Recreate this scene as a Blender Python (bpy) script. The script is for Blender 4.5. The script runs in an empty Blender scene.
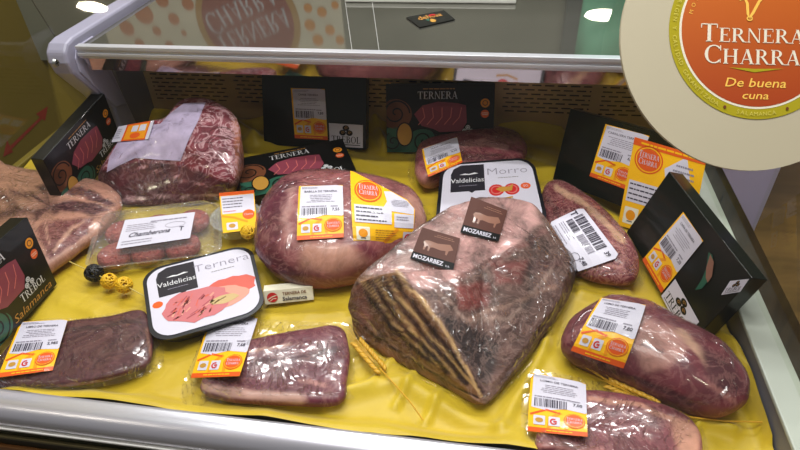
import bpy, bmesh, math, random
import numpy as np
from mathutils import Vector, Matrix, noise
from mathutils.bvhtree import BVHTree
random.seed(7)
sc = bpy.context.scene
COL = sc.collection
# ------------------------------------------------------------------ camera maths
F = 600.0; H = 0.75
dy = np.array([120., 465., -F]); dy /= np.linalg.norm(dy)
dx = np.array([4027., -265., F]); dx = dx - dx.dot(dy) * dy; dx /= np.linalg.norm(dx)
dz = np.cross(dx, dy)
M = np.array([dx, dy, dz])
CAM = np.array([0, 0, H])
def ray(px, py):
    d = M @ np.array([px - 400, 225 - py, -F]); return d / np.linalg.norm(d)
def P(px, py, z=0.0, x=None, y=None):
    d = ray(px, py)
    t = x / d[0] if x is not None else (y / d[1] if y is not None else (z - H) / d[2])
    return CAM + d * t
def onplane(px, py, o, n):
    d = ray(px, py); return CAM + d * (np.dot(o - CAM, n) / np.dot(d, n))
def toPx(W):
    c = (np.asarray(W) - CAM) @ M
    return np.stack([400 + F * c[..., 0] / -c[..., 2], 225 - F * c[..., 1] / -c[..., 2]], -1)
# ------------------------------------------------------------------ materials
def lin(c):
    r = []
    for v in c[:3]:
        v = v / 255.0
        r.append(v / 12.92 if v <= .04045 else ((v + .055) / 1.055) ** 2.4)
    return tuple(r) + (1.0,)
MC = {}
def nodes(name):
    m = bpy.data.materials.new(name); m.use_nodes = True
    nt = m.node_tree; b = nt.nodes['Principled BSDF']
    return m, nt, b
def add(nt, typ, **kw):
    n = nt.nodes.new(typ)
    for k, v in kw.items():
        if k.startswith('i_'):
            key = k[2:]
            key = int(key) if key.isdigit() else key.replace('_', ' ')
            n.inputs[key].default_value = v
        else: setattr(n, k, v)
    return n
def L(nt, a, b): nt.links.new(a, b)
def flat(name, rgb, rough=.5, metal=0., coat=0., vary=.06, scale=30, spec=.5):
    """solid stuff with a slight procedural tone variation"""
    if name in MC: return MC[name]
    m, nt, b = nodes(name)
    tc = add(nt, 'ShaderNodeTexCoord'); nz = add(nt, 'ShaderNodeTexNoise', i_Scale=scale, i_Detail=3.)
    L(nt, tc.outputs['Object'], nz.inputs['Vector'])
    mx = add(nt, 'ShaderNodeMix', data_type='RGBA')
    c = lin(rgb)
    mx.inputs[6].default_value = tuple(min(1, v * (1 - vary)) for v in c[:3]) + (1,)
    mx.inputs[7].default_value = tuple(min(1, v * (1 + vary)) for v in c[:3]) + (1,)
    L(nt, nz.outputs['Fac'], mx.inputs[0]); L(nt, mx.outputs[2], b.inputs['Base Color'])
    b.inputs['Roughness'].default_value = rough; b.inputs['Metallic'].default_value = metal
    b.inputs['Coat Weight'].default_value = coat; b.inputs['Coat Roughness'].default_value = .08
    b.inputs['Specular IOR Level'].default_value = spec
    MC[name] = m; return m
def film(name, rough=.07, bump=.5, scale=14, k=1.0, base=.02, tint=(1, 1, 1), dist=1.5, detail=3., haze=0., fd=.004):
    """clear plastic: lets light through, mirrors lamps in its creases"""
    if name in MC: return MC[name]
    m, nt, b = nodes(name); nt.nodes.remove(b)
    out = nt.nodes['Material Output']
    tr = add(nt, 'ShaderNodeBsdfTransparent'); tr.inputs[0].default_value = tuple(tint) + (1,)
    gl = add(nt, 'ShaderNodeBsdfGlossy'); gl.inputs['Roughness'].default_value = rough
    gl.inputs['Color'].default_value = (1, 1, 1, 1)
    lw = add(nt, 'ShaderNodeLayerWeight', i_Blend=.5); fr = add(nt, 'ShaderNodeMath', operation='POWER', i_1=4.)
    L(nt, lw.outputs['Facing'], fr.inputs[0])
    if bump > 0:
        tc = add(nt, 'ShaderNodeTexCoord')
        nz = add(nt, 'ShaderNodeTexNoise', i_Scale=scale, i_Detail=detail, i_Distortion=dist)
        L(nt, tc.outputs['Object'], nz.inputs['Vector'])
        br = add(nt, 'ShaderNodeMapRange'); br.inputs['From Max'].default_value = .06; br.inputs['To Min'].default_value = 1.; br.inputs['To Max'].default_value = 0.
        rid = add(nt, 'ShaderNodeMath', operation='SUBTRACT', i_1=.5); L(nt, nz.outputs['Fac'], rid.inputs[0])
        ab = add(nt, 'ShaderNodeMath', operation='ABSOLUTE'); L(nt, rid.outputs[0], ab.inputs[0])
        bp = add(nt, 'ShaderNodeBump', i_Strength=bump, i_Distance=fd); L(nt, ab.outputs[0], br.inputs[0]); L(nt, br.outputs[0], bp.inputs['Height'])
        L(nt, bp.outputs[0], gl.inputs['Normal']); L(nt, bp.outputs[0], lw.inputs['Normal'])
    mu = add(nt, 'ShaderNodeMath', operation='MULTIPLY_ADD', i_1=k, i_2=base, use_clamp=True); L(nt, fr.outputs[0], mu.inputs[0])
    mx = add(nt, 'ShaderNodeMixShader'); L(nt, mu.outputs[0], mx.inputs[0]); L(nt, tr.outputs[0], mx.inputs[1]); L(nt, gl.outputs[0], mx.inputs[2])
    last = mx.outputs[0]
    if haze > 0:
        df = add(nt, 'ShaderNodeBsdfDiffuse'); df.inputs[0].default_value = (.8, .8, .82, 1)
        m2 = add(nt, 'ShaderNodeMixShader'); m2.inputs[0].default_value = haze
        L(nt, last, m2.inputs[1]); L(nt, df.outputs[0], m2.inputs[2]); last = m2.outputs[0]
    L(nt, last, out.inputs['Surface'])
    MC[name] = m; return m
def meat_mat(name, veins=.35, vscale=30, stretch=(1, 1, 1), fat=(205, 150, 140), rough=.35, coat=.5, mott=.35, rot=0., bump=.25, vw=.06):
    """vertex colour 'Col' carries muscle and fat regions; noise adds mottling and marbling"""
    m, nt, b = nodes(name)
    tc = add(nt, 'ShaderNodeTexCoord'); mp = add(nt, 'ShaderNodeMapping'); mp.inputs['Scale'].default_value = stretch; mp.inputs['Rotation'].default_value = (0, 0, rot)
    L(nt, tc.outputs['Object'], mp.inputs[0])
    at = add(nt, 'ShaderNodeAttribute', attribute_name='Col')
    n1 = add(nt, 'ShaderNodeTexNoise', i_Scale=vscale * .6, i_Detail=6., i_Roughness=.65, i_Distortion=.6); L(nt, mp.outputs[0], n1.inputs['Vector'])
    r1 = add(nt, 'ShaderNodeMapRange'); r1.inputs['From Min'].default_value = .3; r1.inputs['From Max'].default_value = .7
    r1.inputs['To Min'].default_value = .72 - mott * .9; r1.inputs['To Max'].default_value = .78 + mott * 1.0; L(nt, n1.outputs['Fac'], r1.inputs[0])
    mul = add(nt, 'ShaderNodeVectorMath', operation='SCALE'); L(nt, at.outputs['Color'], mul.inputs[0]); L(nt, r1.outputs[0], mul.inputs['Scale'])
    n2 = add(nt, 'ShaderNodeTexNoise', i_Scale=vscale, i_Detail=4., i_Roughness=.6, i_Distortion=1.8); L(nt, mp.outputs[0], n2.inputs['Vector'])
    s = add(nt, 'ShaderNodeMath', operation='SUBTRACT', i_1=.5); L(nt, n2.outputs['Fac'], s.inputs[0])
    a = add(nt, 'ShaderNodeMath', operation='ABSOLUTE'); L(nt, s.outputs[0], a.inputs[0])
    r2 = add(nt, 'ShaderNodeMapRange'); r2.inputs['From Min'].default_value = 0; r2.inputs['From Max'].default_value = vw
    r2.inputs['To Min'].default_value = veins; r2.inputs['To Max'].default_value = 0.; L(nt, a.outputs[0], r2.inputs[0])
    vm = add(nt, 'ShaderNodeMath', operation='MULTIPLY'); L(nt, r2.outputs[0], vm.inputs[0]); L(nt, at.outputs['Alpha'], vm.inputs[1])
    mx = add(nt, 'ShaderNodeMix', data_type='RGBA'); L(nt, vm.outputs[0], mx.inputs[0]); L(nt, mul.outputs[0], mx.inputs[6]); mx.inputs[7].default_value = lin(fat)
    L(nt, mx.outputs[2], b.inputs['Base Color'])
    bp = add(nt, 'ShaderNodeBump', i_Strength=bump, i_Distance=.01); L(nt, n1.outputs['Fac'], bp.inputs['Height']); L(nt, bp.outputs[0], b.inputs['Normal'])
    b.inputs['Roughness'].default_value = rough + .1; b.inputs['Specular IOR Level'].default_value = .3; b.inputs['Coat Weight'].default_value = coat * .4; b.inputs['Coat Roughness'].default_value = .15
    return m
# ------------------------------------------------------------------ object helpers
ORG = {}
def setp(o, label=None, cat=None, group=None, kind=None):
    if label: o['label'] = label
    if cat: o['category'] = cat
    if group: o['group'] = group
    if kind: o['kind'] = kind
    return o
def thing(name, label, cat, loc, group=None):
    o = bpy.data.objects.new(name, None); o.empty_display_size = .03
    COL.objects.link(o); o.location = tuple(float(v) for v in loc)
    ORG[o.name] = np.array([float(v) for v in loc])
    return setp(o, label, cat, group)
def mesh(name, V, Fc, mats, parent=None, smooth=False, mi=None, cols=None, origin=None):
    """world-space vertices in, linked mesh out (kept relative to its thing)"""
    V = np.asarray(V, dtype=float)
    if parent is not None: org = ORG[parent.name]
    elif origin is not None: org = np.asarray(origin, dtype=float)
    else: org = np.array([V[:, 0].mean(), V[:, 1].mean(), V[:, 2].min()])
    me = bpy.data.meshes.new(name)
    me.from_pydata([tuple(v) for v in (V - org)], [], [tuple(int(i) for i in f) for f in Fc])
    mats = mats if isinstance(mats, (list, tuple)) else [mats]
    for m in mats: me.materials.append(m)
    if mi is not None: me.polygons.foreach_set('material_index', np.asarray(mi, dtype=np.int32))
    if smooth: me.polygons.foreach_set('use_smooth', [True] * len(me.polygons))
    if cols is not None:
        ca = me.color_attributes.new('Col', 'FLOAT_COLOR', 'POINT')
        c = np.ones((len(V), 4)); c[:, :np.shape(cols)[1]] = cols; ca.data.foreach_set('color', c.ravel())
    me.update()
    o = bpy.data.objects.new(name, me); COL.objects.link(o)
    if parent is not None: o.parent = parent
    else: o.location = tuple(org)
    ORG[o.name] = org
    return o
class MB:
    """collects shapes for one mesh"""
    def __init__(s): s.V = []; s.F = []; s.mi = []
    def add(s, V, F_, m=0):
        b = len(s.V); s.V += [tuple(float(c) for c in v) for v in V]
        for f in F_: s.F.append(tuple(b + i for i in f)); s.mi.append(m)
        return s
    def box(s, lo, hi, m=0):
        x0, y0, z0 = lo; x1, y1, z1 = hi
        V = [(x, y, z) for x in (x0, x1) for y in (y0, y1) for z in (z0, z1)]
        return s.add(V, [(0, 1, 3, 2), (4, 6, 7, 5), (0, 4, 5, 1), (2, 3, 7, 6), (0, 2, 6, 4), (1, 5, 7, 3)], m)
    def prism(s, ring0, ring1, m=0):
        n = len(ring0); s.add(list(ring0) + list(ring1), [(i, (i + 1) % n, n + (i + 1) % n, n + i) for i in range(n)] + [tuple(range(n))[::-1], tuple(range(n, 2 * n))], m); return s
    def tube(s, pts, r, m=0, k=8):
        pts = [Vector(tuple(p)) for p in pts]; rings = []
        for i, p in enumerate(pts):
            d = (pts[min(i + 1, len(pts) - 1)] - pts[max(i - 1, 0)]).normalized()
            u = d.orthogonal().normalized() if i == 0 else (u - d * u.dot(d)).normalized()
            w = d.cross(u); ri = r[i] if isinstance(r, (list, tuple)) else r
            rings.append([p + (u * math.cos(a) + w * math.sin(a)) * ri for a in [2 * math.pi * j / k for j in range(k)]])
        V = [v for q in rings for v in q]; n = len(pts)
        Fq = [(i * k + j, i * k + (j + 1) % k, (i + 1) * k + (j + 1) % k, (i + 1) * k + j) for i in range(n - 1) for j in range(k)]
        Fq += [tuple(range(k))[::-1], tuple(range((n - 1) * k, n * k))]
        return s.add(V, Fq, m)
    def build(s, name, mats, parent=None, smooth=False, bevel=0, origin=None):
        o = mesh(name, s.V, s.F, mats, parent, smooth, s.mi, origin=origin)
        if bevel:
            md = o.modifiers.new('bev', 'BEVEL'); md.width = bevel; md.segments = 2; md.limit_method = 'ANGLE'
        return o
def catmull(pts, n, closed=True):
    P_ = np.asarray(pts, float); K = len(P_); out = []
    if closed and P_.shape[1] == 3 and sum(P_[i][0] * P_[(i + 1) % K][1] - P_[(i + 1) % K][0] * P_[i][1] for i in range(K)) < 0: P_ = P_[::-1]
    segs = K if closed else K - 1
    for t in np.linspace(0, segs, n, endpoint=not closed):
        i = int(min(math.floor(t), segs - 1)); u = t - i
        g = (lambda j: P_[j % K]) if closed else (lambda j: P_[min(max(j, 0), K - 1)])
        p0, p1, p2, p3 = g(i - 1), g(i), g(i + 1), g(i + 2)
        out.append(.5 * ((2 * p1) + (-p0 + p2) * u + (2 * p0 - 5 * p1 + 4 * p2 - p3) * u * u + (-p0 + 3 * p1 - 3 * p2 + p3) * u ** 3))
    return np.array(out)
def sdist(pts, poly, closed):
    """distance (px) to a polyline; negative inside when closed"""
    A = np.asarray(poly, float); n = len(A); D = np.full(len(pts), 1e9)
    for i in range(n if closed else n - 1):
        a = A[i]; b = A[(i + 1) % n]; ab = b - a
        t = np.clip(((pts - a) @ ab) / max(ab @ ab, 1e-9), 0, 1)
        D = np.minimum(D, np.linalg.norm(pts - (a + t[:, None] * ab), axis=1))
    if closed:
        ins = np.zeros(len(pts), bool)
        for i in range(n):
            a = A[i]; b = A[(i + 1) % n]
            if a[1] == b[1]: continue
            c = ((a[1] > pts[:, 1]) != (b[1] > pts[:, 1])) & (pts[:, 0] < (b[0] - a[0]) * (pts[:, 1] - a[1]) / (b[1] - a[1]) + a[0])
            ins ^= c
        D = np.where(ins, -D, D)
    return D
def smooth01(x): x = np.clip(x, 0, 1); return x * x * (3 - 2 * x)
def paint(V, base, patches, wobble=2.5, va=1.):
    """muscle / fat / bone regions of a cut of meat; edges wobble"""
    V = np.asarray(V); pp = toPx(V)
    wob = np.array([[noise.noise(Vector(tuple(v * 38))), noise.noise(Vector(tuple(v * 38 + 9.3)))] for v in V]) * wobble
    pp = pp + wob
    C = np.tile(np.array(list(lin(base)[:3]) + [va]), (len(V), 1))
    for pt_ in patches:
        kind, rgb, pts, w = pt_[:4]; al = pt_[4] if len(pt_) > 4 else va
        d = sdist(pp, pts, kind == 'a')
        k = smooth01(.5 - d / (2 * w)) if kind == 'a' else smooth01((w - d) / (w * .7) + .2)
        C = C * (1 - k[:, None]) + np.array(list(lin(rgb)[:3]) + [al]) * k[:, None]
    return C
def loft(rings, dome=0., N=96, cap=14, between=6, soft=2):
    """closed rings of world points, bottom to top; capped by a gently domed lid"""
    R = [catmull(r, N) for r in rings]
    rows = []
    for a, b in zip(R[:-1], R[1:]):
        for t in np.linspace(0, 1, between, endpoint=False): rows.append(a * (1 - t) + b * t)
    rows.append(R[-1]); top = R[-1]; c = top.mean(0)
    for t in np.linspace(0, 1, cap + 1)[1:-1]:
        q = c + (top - c) * (1 - t); q = q.copy(); q[:, 2] += dome * (1 - (1 - t) ** 2); rows.append(q)
    rows = np.array(rows)
    for _ in range(soft):
        s = rows.copy(); s[1:-1] = (rows[:-2] + rows[2:] + 2 * rows[1:-1]) / 4; rows = s
    ctr = rows[-1].mean(0); V = np.vstack([rows.reshape(-1, 3), ctr[None]])
    n = len(rows); Fc = [(i * N + j, i * N + (j + 1) % N, (i + 1) * N + (j + 1) % N, (i + 1) * N + j) for i in range(n - 1) for j in range(N)]
    Fc += [((n - 1) * N + j, (n - 1) * N + (j + 1) % N, n * N) for j in range(N)] + [tuple(range(N))[::-1]]
    return V, Fc
def blob_geo(outline, zm, h, p=2.3, N=120, R=22, amp=.004, nsc=14, seed=0., tilt=(0, 0), base=.86, z0=.001):
    W = np.array([P(x, y, zm) for x, y in outline]); W = catmull(W, N); c = W.mean(0)
    rows = []
    for t in np.linspace(0, 1, 6, endpoint=False):
        e = math.sin(t * math.pi / 2) ** .8
        q = c + (W - c) * (base + (1 - base) * e); q = q.copy(); q[:, 2] = z0 + (zm - z0) * t; rows.append(q)
    for t in np.linspace(0, math.pi / 2, R, endpoint=False):
        s = math.cos(t) ** (2 / p); q = c + (W - c) * s; q = q.copy(); q[:, 2] = zm + (h - zm) * math.sin(t) ** (2 / p); rows.append(q)
    rows = np.array(rows); ctr = c.copy(); ctr[2] = h
    V = np.vstack([rows.reshape(-1, 3), ctr[None]]); n = len(rows)
    k = 1 + tilt[0] * (V[:, 0] - c[0]) + tilt[1] * (V[:, 1] - c[1]); V[:, 2] *= np.clip(k, .25, 2)
    return V, c, n, N
def rough_up(V, c, amp, nsc, seed, z0=.001):
    out = V.copy()
    for i, v in enumerate(V):
        d = v - c; d = d / (np.linalg.norm(d) + 1e-9)
        q = Vector(tuple(v * nsc + seed))
        a = noise.noise(q) * amp + noise.noise(q * 3.1) * amp * .35
        w = min(1, max(0, (v[2] - z0) / .01))
        out[i] = v + d * a * w
    out[:, 2] = np.maximum(out[:, 2], z0)
    return out
def ring_faces(n, N):
    Fc = [(i * N + j, i * N + (j + 1) % N, (i + 1) * N + (j + 1) % N, (i + 1) * N + j) for i in range(n - 1) for j in range(N)]
    return Fc + [((n - 1) * N + j, (n - 1) * N + (j + 1) % N, n * N) for j in range(N)] + [tuple(range(N))[::-1]]
def bvh_of(V, Fc): return BVHTree.FromPolygons([Vector(tuple(v)) for v in V], [tuple(f) for f in Fc])
def bag(outline, bvh, mat, parent, name='vacuum_bag', N=110, R=26, lift=.0018, wr=.0009, z0=.0025, seed=0., tent=4, zo=.003):
    """clear film pulled over the meat, flat flange round it"""
    W = catmull(np.array([P(x, y, zo) for x, y in outline]), N); c = W.mean(0); rows = []
    for t in np.linspace(0, .985, R):
        q = c + (W - c) * (1 - t ** 1.15); rows.append(q)
    rows = np.array(rows); Z = np.zeros(rows.shape[:2])
    for i in range(R):
        for j in range(N):
            x, y = rows[i, j, 0], rows[i, j, 1]
            hit = bvh.ray_cast(Vector((x, y, 1)), Vector((0, 0, -1)))
            Z[i, j] = max(z0, hit[0].z + lift) if hit[0] is not None else z0
    for _ in range(tent):
        s = (np.roll(Z, 1, 1) + np.roll(Z, -1, 1) + np.vstack([Z[:1], Z[:-1]]) + np.vstack([Z[1:], Z[-1:]])) / 4
        Z = np.maximum(Z, s)
    for i in range(R):
        for j in range(N):
            q = Vector((rows[i, j, 0] * 45 + seed, rows[i, j, 1] * 45, 3.))
            Z[i, j] += max(0, noise.noise(q)) * wr * 2 + (abs(noise.noise(q * 2.2)) * wr)
    rows[:, :, 2] = Z
    ctr = np.array([c[0], c[1], Z[-1].max()]); V = np.vstack([rows.reshape(-1, 3), ctr[None]])
    Fc = ring_faces(R, N)[:-1]
    o = mesh(name, V, Fc, mat, parent, True)
    return o, bvh_of(V, Fc)
def poly_area_clean(bm): bmesh.ops.dissolve_degenerate(bm, dist=1e-7, edges=bm.edges)
# ------------------------------------------------------------------ printed artwork
TXT = {}
def text2d(s, bold=0.):
    k = (s, bold)
    if k not in TXT:
        cu = bpy.data.curves.new('t', 'FONT'); cu.body = s; cu.size = 1.; cu.resolution_u = 2; cu.offset = bold
        o = bpy.data.objects.new('t', cu); COL.objects.link(o)
        dg = bpy.context.evaluated_depsgraph_get(); me = bpy.data.meshes.new_from_object(o.evaluated_get(dg))
        V = np.array([v.co[:2] for v in me.vertices]).reshape(-1, 2); Fc = [tuple(p.vertices) for p in me.polygons]
        bpy.data.objects.remove(o); bpy.data.curves.remove(cu); bpy.data.meshes.remove(me)
        if len(V): V = V - np.array([V[:, 0].min(), 0])
        TXT[k] = (V, Fc)
    return TXT[k]
def serif_glyph(ch):
    t, n, s, e = .17, .055, .05, .07; q = []
    def r(x0, y0, x1, y1): q.append([(x0, y0), (x1, y0), (x1, y1), (x0, y1)])
    def stem(x, w=t, bot=True, top=True):
        r(x, 0, x + w, 1)
        if bot: r(x - e, 0, x + w + e, s)
        if top: r(x - e, 1 - s, x + w + e, 1)
    def arc(cx, cy, rx, ry, a0, a1, w=t, nn=n, k=14):
        for i in range(k):
            A = [math.radians(a0 + (a1 - a0) * u / k) for u in (i, i + 1)]
            th = [nn + (w - nn) * abs(math.cos(a)) ** 1.5 for a in A]
            o = [(cx + rx * math.cos(a), cy + ry * math.sin(a)) for a in A]
            ii = [(cx + (rx - h) * math.cos(a), cy + (ry - min(h, nn * 1.3)) * math.sin(a)) for a, h in zip(A, th)]
            q.append([o[0], o[1], ii[1], ii[0]])
    def dia(x0, y0, x1, y1, w): q.append([(x0, y0), (x0 + w, y0), (x1 + w, y1), (x1, y1)])
    if ch == 'T': stem(.33, top=False); r(0, 1 - n, .83, 1); r(0, .76, .045, 1); r(.785, .76, .83, 1); return q, .86
    if ch == 'E': stem(.08, top=False, bot=False); r(0, 0, .68, s); r(0, 1 - s, .65, 1); r(.2, .48, .5, .53); r(.64, 0, .68, .24); r(.61, .78, .65, 1); r(.47, .4, .5, .61); return q, .74
    if ch == 'R': stem(.08); arc(.34, .74, .34, .26, -90, 90); r(.2, 1 - n, .36, 1); r(.2, .48, .36, .48 + n); dia(.70, 0, .34, .5, t * .95); r(.68, 0, .95, s); return q, .9
    if ch == 'N': stem(.1, .05, top=False); stem(.76, .05, bot=False); dia(.70, 0, .06, 1, t * .8); return q, .95
    if ch == 'A': dia(.06, 0, .40, 1, .055); dia(.64, 0, .34, 1, t); r(.22, .3, .66, .35); r(-.02, 0, .2, s); r(.56, 0, .88, s); return q, .88
    if ch == 'C': arc(.46, .5, .46, .5, 42, 318); r(.76, .70, .81, .98); r(.76, .04, .80, .25); return q, .86
    if ch == 'H': stem(.08); stem(.68); r(.2, .48, .7, .53); return q, 1.0
    if ch == 'B': stem(.08); arc(.34, .755, .30, .245, -90, 90); arc(.36, .265, .36, .265, -90, 90); r(.2, 1 - n, .36, 1); r(.2, 0, .4, n); r(.2, .48, .38, .54); return q, .78
    if ch == 'O': arc(.46, .5, .46, .5, 0, 360, k=26); return q, .96
    if ch == 'L': stem(.08, bot=False); r(0, 0, .66, s); r(.62, 0, .66, .28); return q, .7
    if ch == 'S': arc(.3, .745, .28, .255, 30, 270, w=.1); arc(.3, .255, .3, .255, -150, 90, w=.13); return q, .66
    return q, .35
class Art:
    """flat artwork in its own units; printed onto a surface as one mesh"""
    def __init__(s, W, H_): s.W = W; s.H = H_; s.items = []
    def raw(s, V, Fc, m, ly): s.items.append((np.asarray(V, float).reshape(-1, 2), [tuple(f) for f in Fc], m, ly)); return s
    def poly(s, pts, m, ly=1): return s.raw(pts, [tuple(range(len(pts)))], m, ly)
    def rect(s, x0, y0, x1, y1, m, ly=1): return s.poly([(x0, y0), (x1, y0), (x1, y1), (x0, y1)], m, ly)
    def rrect(s, x0, y0, x1, y1, r, m, ly=1, k=6):
        pts = []
        for cx, cy, a in ((x1 - r, y0 + r, -90), (x1 - r, y1 - r, 0), (x0 + r, y1 - r, 90), (x0 + r, y0 + r, 180)):
            pts += [(cx + r * math.cos(math.radians(a + 90 * i / k)), cy + r * math.sin(math.radians(a + 90 * i / k))) for i in range(k + 1)]
        return s.poly(pts, m, ly)
    def ell(s, cx, cy, rx, ry, m, ly=1, k=32): return s.poly([(cx + rx * math.cos(2 * math.pi * i / k), cy + ry * math.sin(2 * math.pi * i / k)) for i in range(k)], m, ly)
    def line(s, pts, w, m, ly=1):
        pts = np.asarray(pts, float); V = []; n = len(pts)
        for i in range(n):
            d = pts[min(i + 1, n - 1)] - pts[max(i - 1, 0)]; d /= (np.linalg.norm(d) + 1e-9); p = np.array([-d[1], d[0]]) * w / 2
            V += [pts[i] - p, pts[i] + p]
        return s.raw(V, [(2 * i, 2 * i + 2, 2 * i + 3, 2 * i + 1) for i in range(n - 1)], m, ly)
    def ring(s, cx, cy, rx, ry, w, m, ly=1, a0=0, a1=360, k=32): return s.line([(cx + rx * math.cos(math.radians(a0 + (a1 - a0) * i / k)), cy + ry * math.sin(math.radians(a0 + (a1 - a0) * i / k))) for i in range(k + 1)], w, m, ly)
    def spiral(s, cx, cy, r, turns, w, m, ly=1, a0=0, sgn=1, k=40): return s.line([(cx + r * (1 - i / k * .92) * math.cos(a0 + sgn * 2 * math.pi * turns * i / k), cy + r * (1 - i / k * .92) * math.sin(a0 + sgn * 2 * math.pi * turns * i / k)) for i in range(k + 1)], w, m, ly)
    def text(s, t, x, y, h, m, ly=3, al='c', rot=0., shear=0., bold=0., sx=1.):
        V, Fc = text2d(t, bold)
        if not len(V): return s
        V = V * np.array([h / .7 * sx, h / .7]); w = V[:, 0].max()
        V = V + np.array([{'c': -w / 2, 'l': 0, 'r': -w}[al], 0]); V[:, 0] += V[:, 1] * shear
        c, q = math.cos(rot), math.sin(rot); V = V @ np.array([[c, q], [-q, c]]) + np.array([x, y])
        return s.raw(V, Fc, m, ly)
    def serif(s, t, x, y, h, m, ly=3, al='c', rot=0., first=1., sx=1., gap=.06):
        V = []; Fc = []; cx = 0
        for i, ch in enumerate(t):
            k = first if i == 0 else 1.; q, w = serif_glyph(ch)
            for g in q: b = len(V); V += [((cx + px * k) * h * sx, py * k * h) for px, py in g]; Fc.append(tuple(range(b, b + 4)))
            cx += (w + gap) * k
        w = cx * h * sx; V = np.array(V) + np.array([{'c': -w / 2, 'l': 0, 'r': -w}[al], 0])
        c, q = math.cos(rot), math.sin(rot); V = V @ np.array([[c, q], [-q, c]]) + np.array([x, y])
        # overlapping strokes get tiny depth steps so they never fight
        return s.raw(V, Fc, m, ly)
    def barcode(s, x0, y0, x1, y1, m, ly=2, seed=1, vert=False):
        rg = random.Random(seed); a, b = (x0, x1) if not vert else (y0, y1); u = a; unit = (b - a) / 62
        while u < b - unit:
            w = unit * rg.choice((1, 1, 2, 3)); e = min(b, u + w)
            s.rect(u, y0, e, y1, m, ly) if not vert else s.rect(x0, u, x1, e, m, ly)
            u = e + unit * rg.choice((1, 1, 2))
        return s
    def lines(s, x0, y0, x1, y1, n, m, ly=2, seed=3, al='c', th=.35):
        """rows of print too small to read"""
        rg = random.Random(seed); st = (y1 - y0) / n
        for i in range(n):
            y = y1 - st * (i + .5); full = (x1 - x0); w = full * rg.uniform(.6, 1); a = x0 + (full - w) / 2 if al == 'c' else x0
            u = a
            while u < a + w:
                d = min(rg.uniform(.05, .16) * full, a + w - u); s.rect(u, y - st * th / 2, u + d, y + st * th / 2, m, ly); u += d + full * .018
        return s
    def build(s, name, fn, parent, cut=None, step=.00018, top=False, thick=0.):
        bm = bmesh.new(); mats = []; lay = bm.faces.layers.int.new('ly'); groups = {}
        for V, Fc, m, ly in s.items: groups.setdefault(ly, []).append((V, Fc, m))
        co = []
        for ly in sorted(groups):
            for V, Fc, m in groups[ly]:
                if m not in mats: mats.append(m)
                mi = mats.index(m); bv = [bm.verts.new((x, y, ly)) for x, y in V]
                for f in Fc:
                    try: fc = bm.faces.new([bv[i] for i in f]); fc.material_index = mi
                    except ValueError: pass
        if cut:
            for ax, ext in ((0, s.W), (1, s.H)):
                k = 1
                n = int(math.ceil(ext / cut))
                for k in range(1, n):
                    pos = Vector((0, 0, 0)); pos[ax] = ext * k / n; no = Vector((0, 0, 0)); no[ax] = 1
                    bmesh.ops.bisect_plane(bm, geom=bm.verts[:] + bm.edges[:] + bm.faces[:], plane_co=pos, plane_no=no, dist=1e-7)
        for ax, pos_, sg in ((0, 0., -1), (0, s.W, 1), (1, 0., -1), (1, s.H, 1)):
            pc = Vector((0, 0, 0)); pc[ax] = pos_ + sg * 1e-5; no = Vector((0, 0, 0)); no[ax] = sg
            bmesh.ops.bisect_plane(bm, geom=bm.verts[:] + bm.edges[:] + bm.faces[:], plane_co=pc, plane_no=no, dist=1e-8, clear_outer=True)
        bmesh.ops.triangulate(bm, faces=bm.faces[:])
        bm.verts.index_update(); V = []; F_ = []; mi = []
        for v in bm.verts:
            p, n = fn(v.co.x / s.W, v.co.y / s.H); V.append(np.asarray(p) + np.asarray(n) * (v.co.z * step))
        for f in bm.faces:
            a, b, c = [Vector(tuple(V[v.index])) for v in f.verts]
            _, n = fn(f.verts[0].co.x / s.W, f.verts[0].co.y / s.H)
            idx = [v.index for v in f.verts]
            if (b - a).cross(c - a).dot(Vector(tuple(n))) < 0: idx = idx[::-1]
            F_.append(idx); mi.append(f.material_index)
        bm.free()
        return mesh(name, V, F_, mats, parent, False, mi)
def homog(q):
    """unit square (u right, v up) -> pixel quad TL,TR,BR,BL"""
    src = [(0, 1), (1, 1), (1, 0), (0, 0)]; A = []; b = []
    for (u, v), (x, y) in zip(src, q):
        A += [[u, v, 1, 0, 0, 0, -u * x, -v * x], [0, 0, 0, u, v, 1, -u * y, -v * y]]; b += [x, y]
    h = np.linalg.solve(np.array(A, float), np.array(b, float)); Hm = np.append(h, 1).reshape(3, 3)
    def f(u, v): r = Hm @ np.array([u, v, 1]); return r[0] / r[2], r[1] / r[2]
    return f
def stick(quad, bvh, lift=.0006, fall=None, stiff=1.):
    """paper laid on a surface: smooth quadratic sheet through the points it touches"""
    h = homog(quad); U = []; W = []
    for u in np.linspace(0, 1, 7):
        for v in np.linspace(0, 1, 9):
            px, py = h(u, v); d = ray(px, py); hit = bvh.ray_cast(Vector(tuple(CAM)), Vector(tuple(d)))
            if hit[0] is not None: U.append((u, v)); W.append(tuple(hit[0]))
    U = np.array(U); W = np.array(W)
    B = lambda u, v: np.stack([np.ones_like(u), u, v, u * v, u * u * stiff, v * v * stiff], -1)
    C, *_ = np.linalg.lstsq(B(U[:, 0], U[:, 1]), W, rcond=None)
    def fn0(u, v):
        u = np.float64(u); v = np.float64(v); p = B(u, v) @ C
        du = np.array([0, 1, 0, v, 2 * u * stiff, 0]) @ C; dv = np.array([0, 0, 1, u, 0, 2 * v * stiff]) @ C
        n = np.cross(du, dv); n /= np.linalg.norm(n)
        return p, n
    off = []
    for (u, v), w in zip(U, W): p, n = fn0(u, v); off.append((w - p) @ n)
    up = min(max(np.percentile(off, 92), 0), .006) + lift
    def fn(u, v): p, n = fn0(u, v); return p + n * up, n
    return fn
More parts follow.
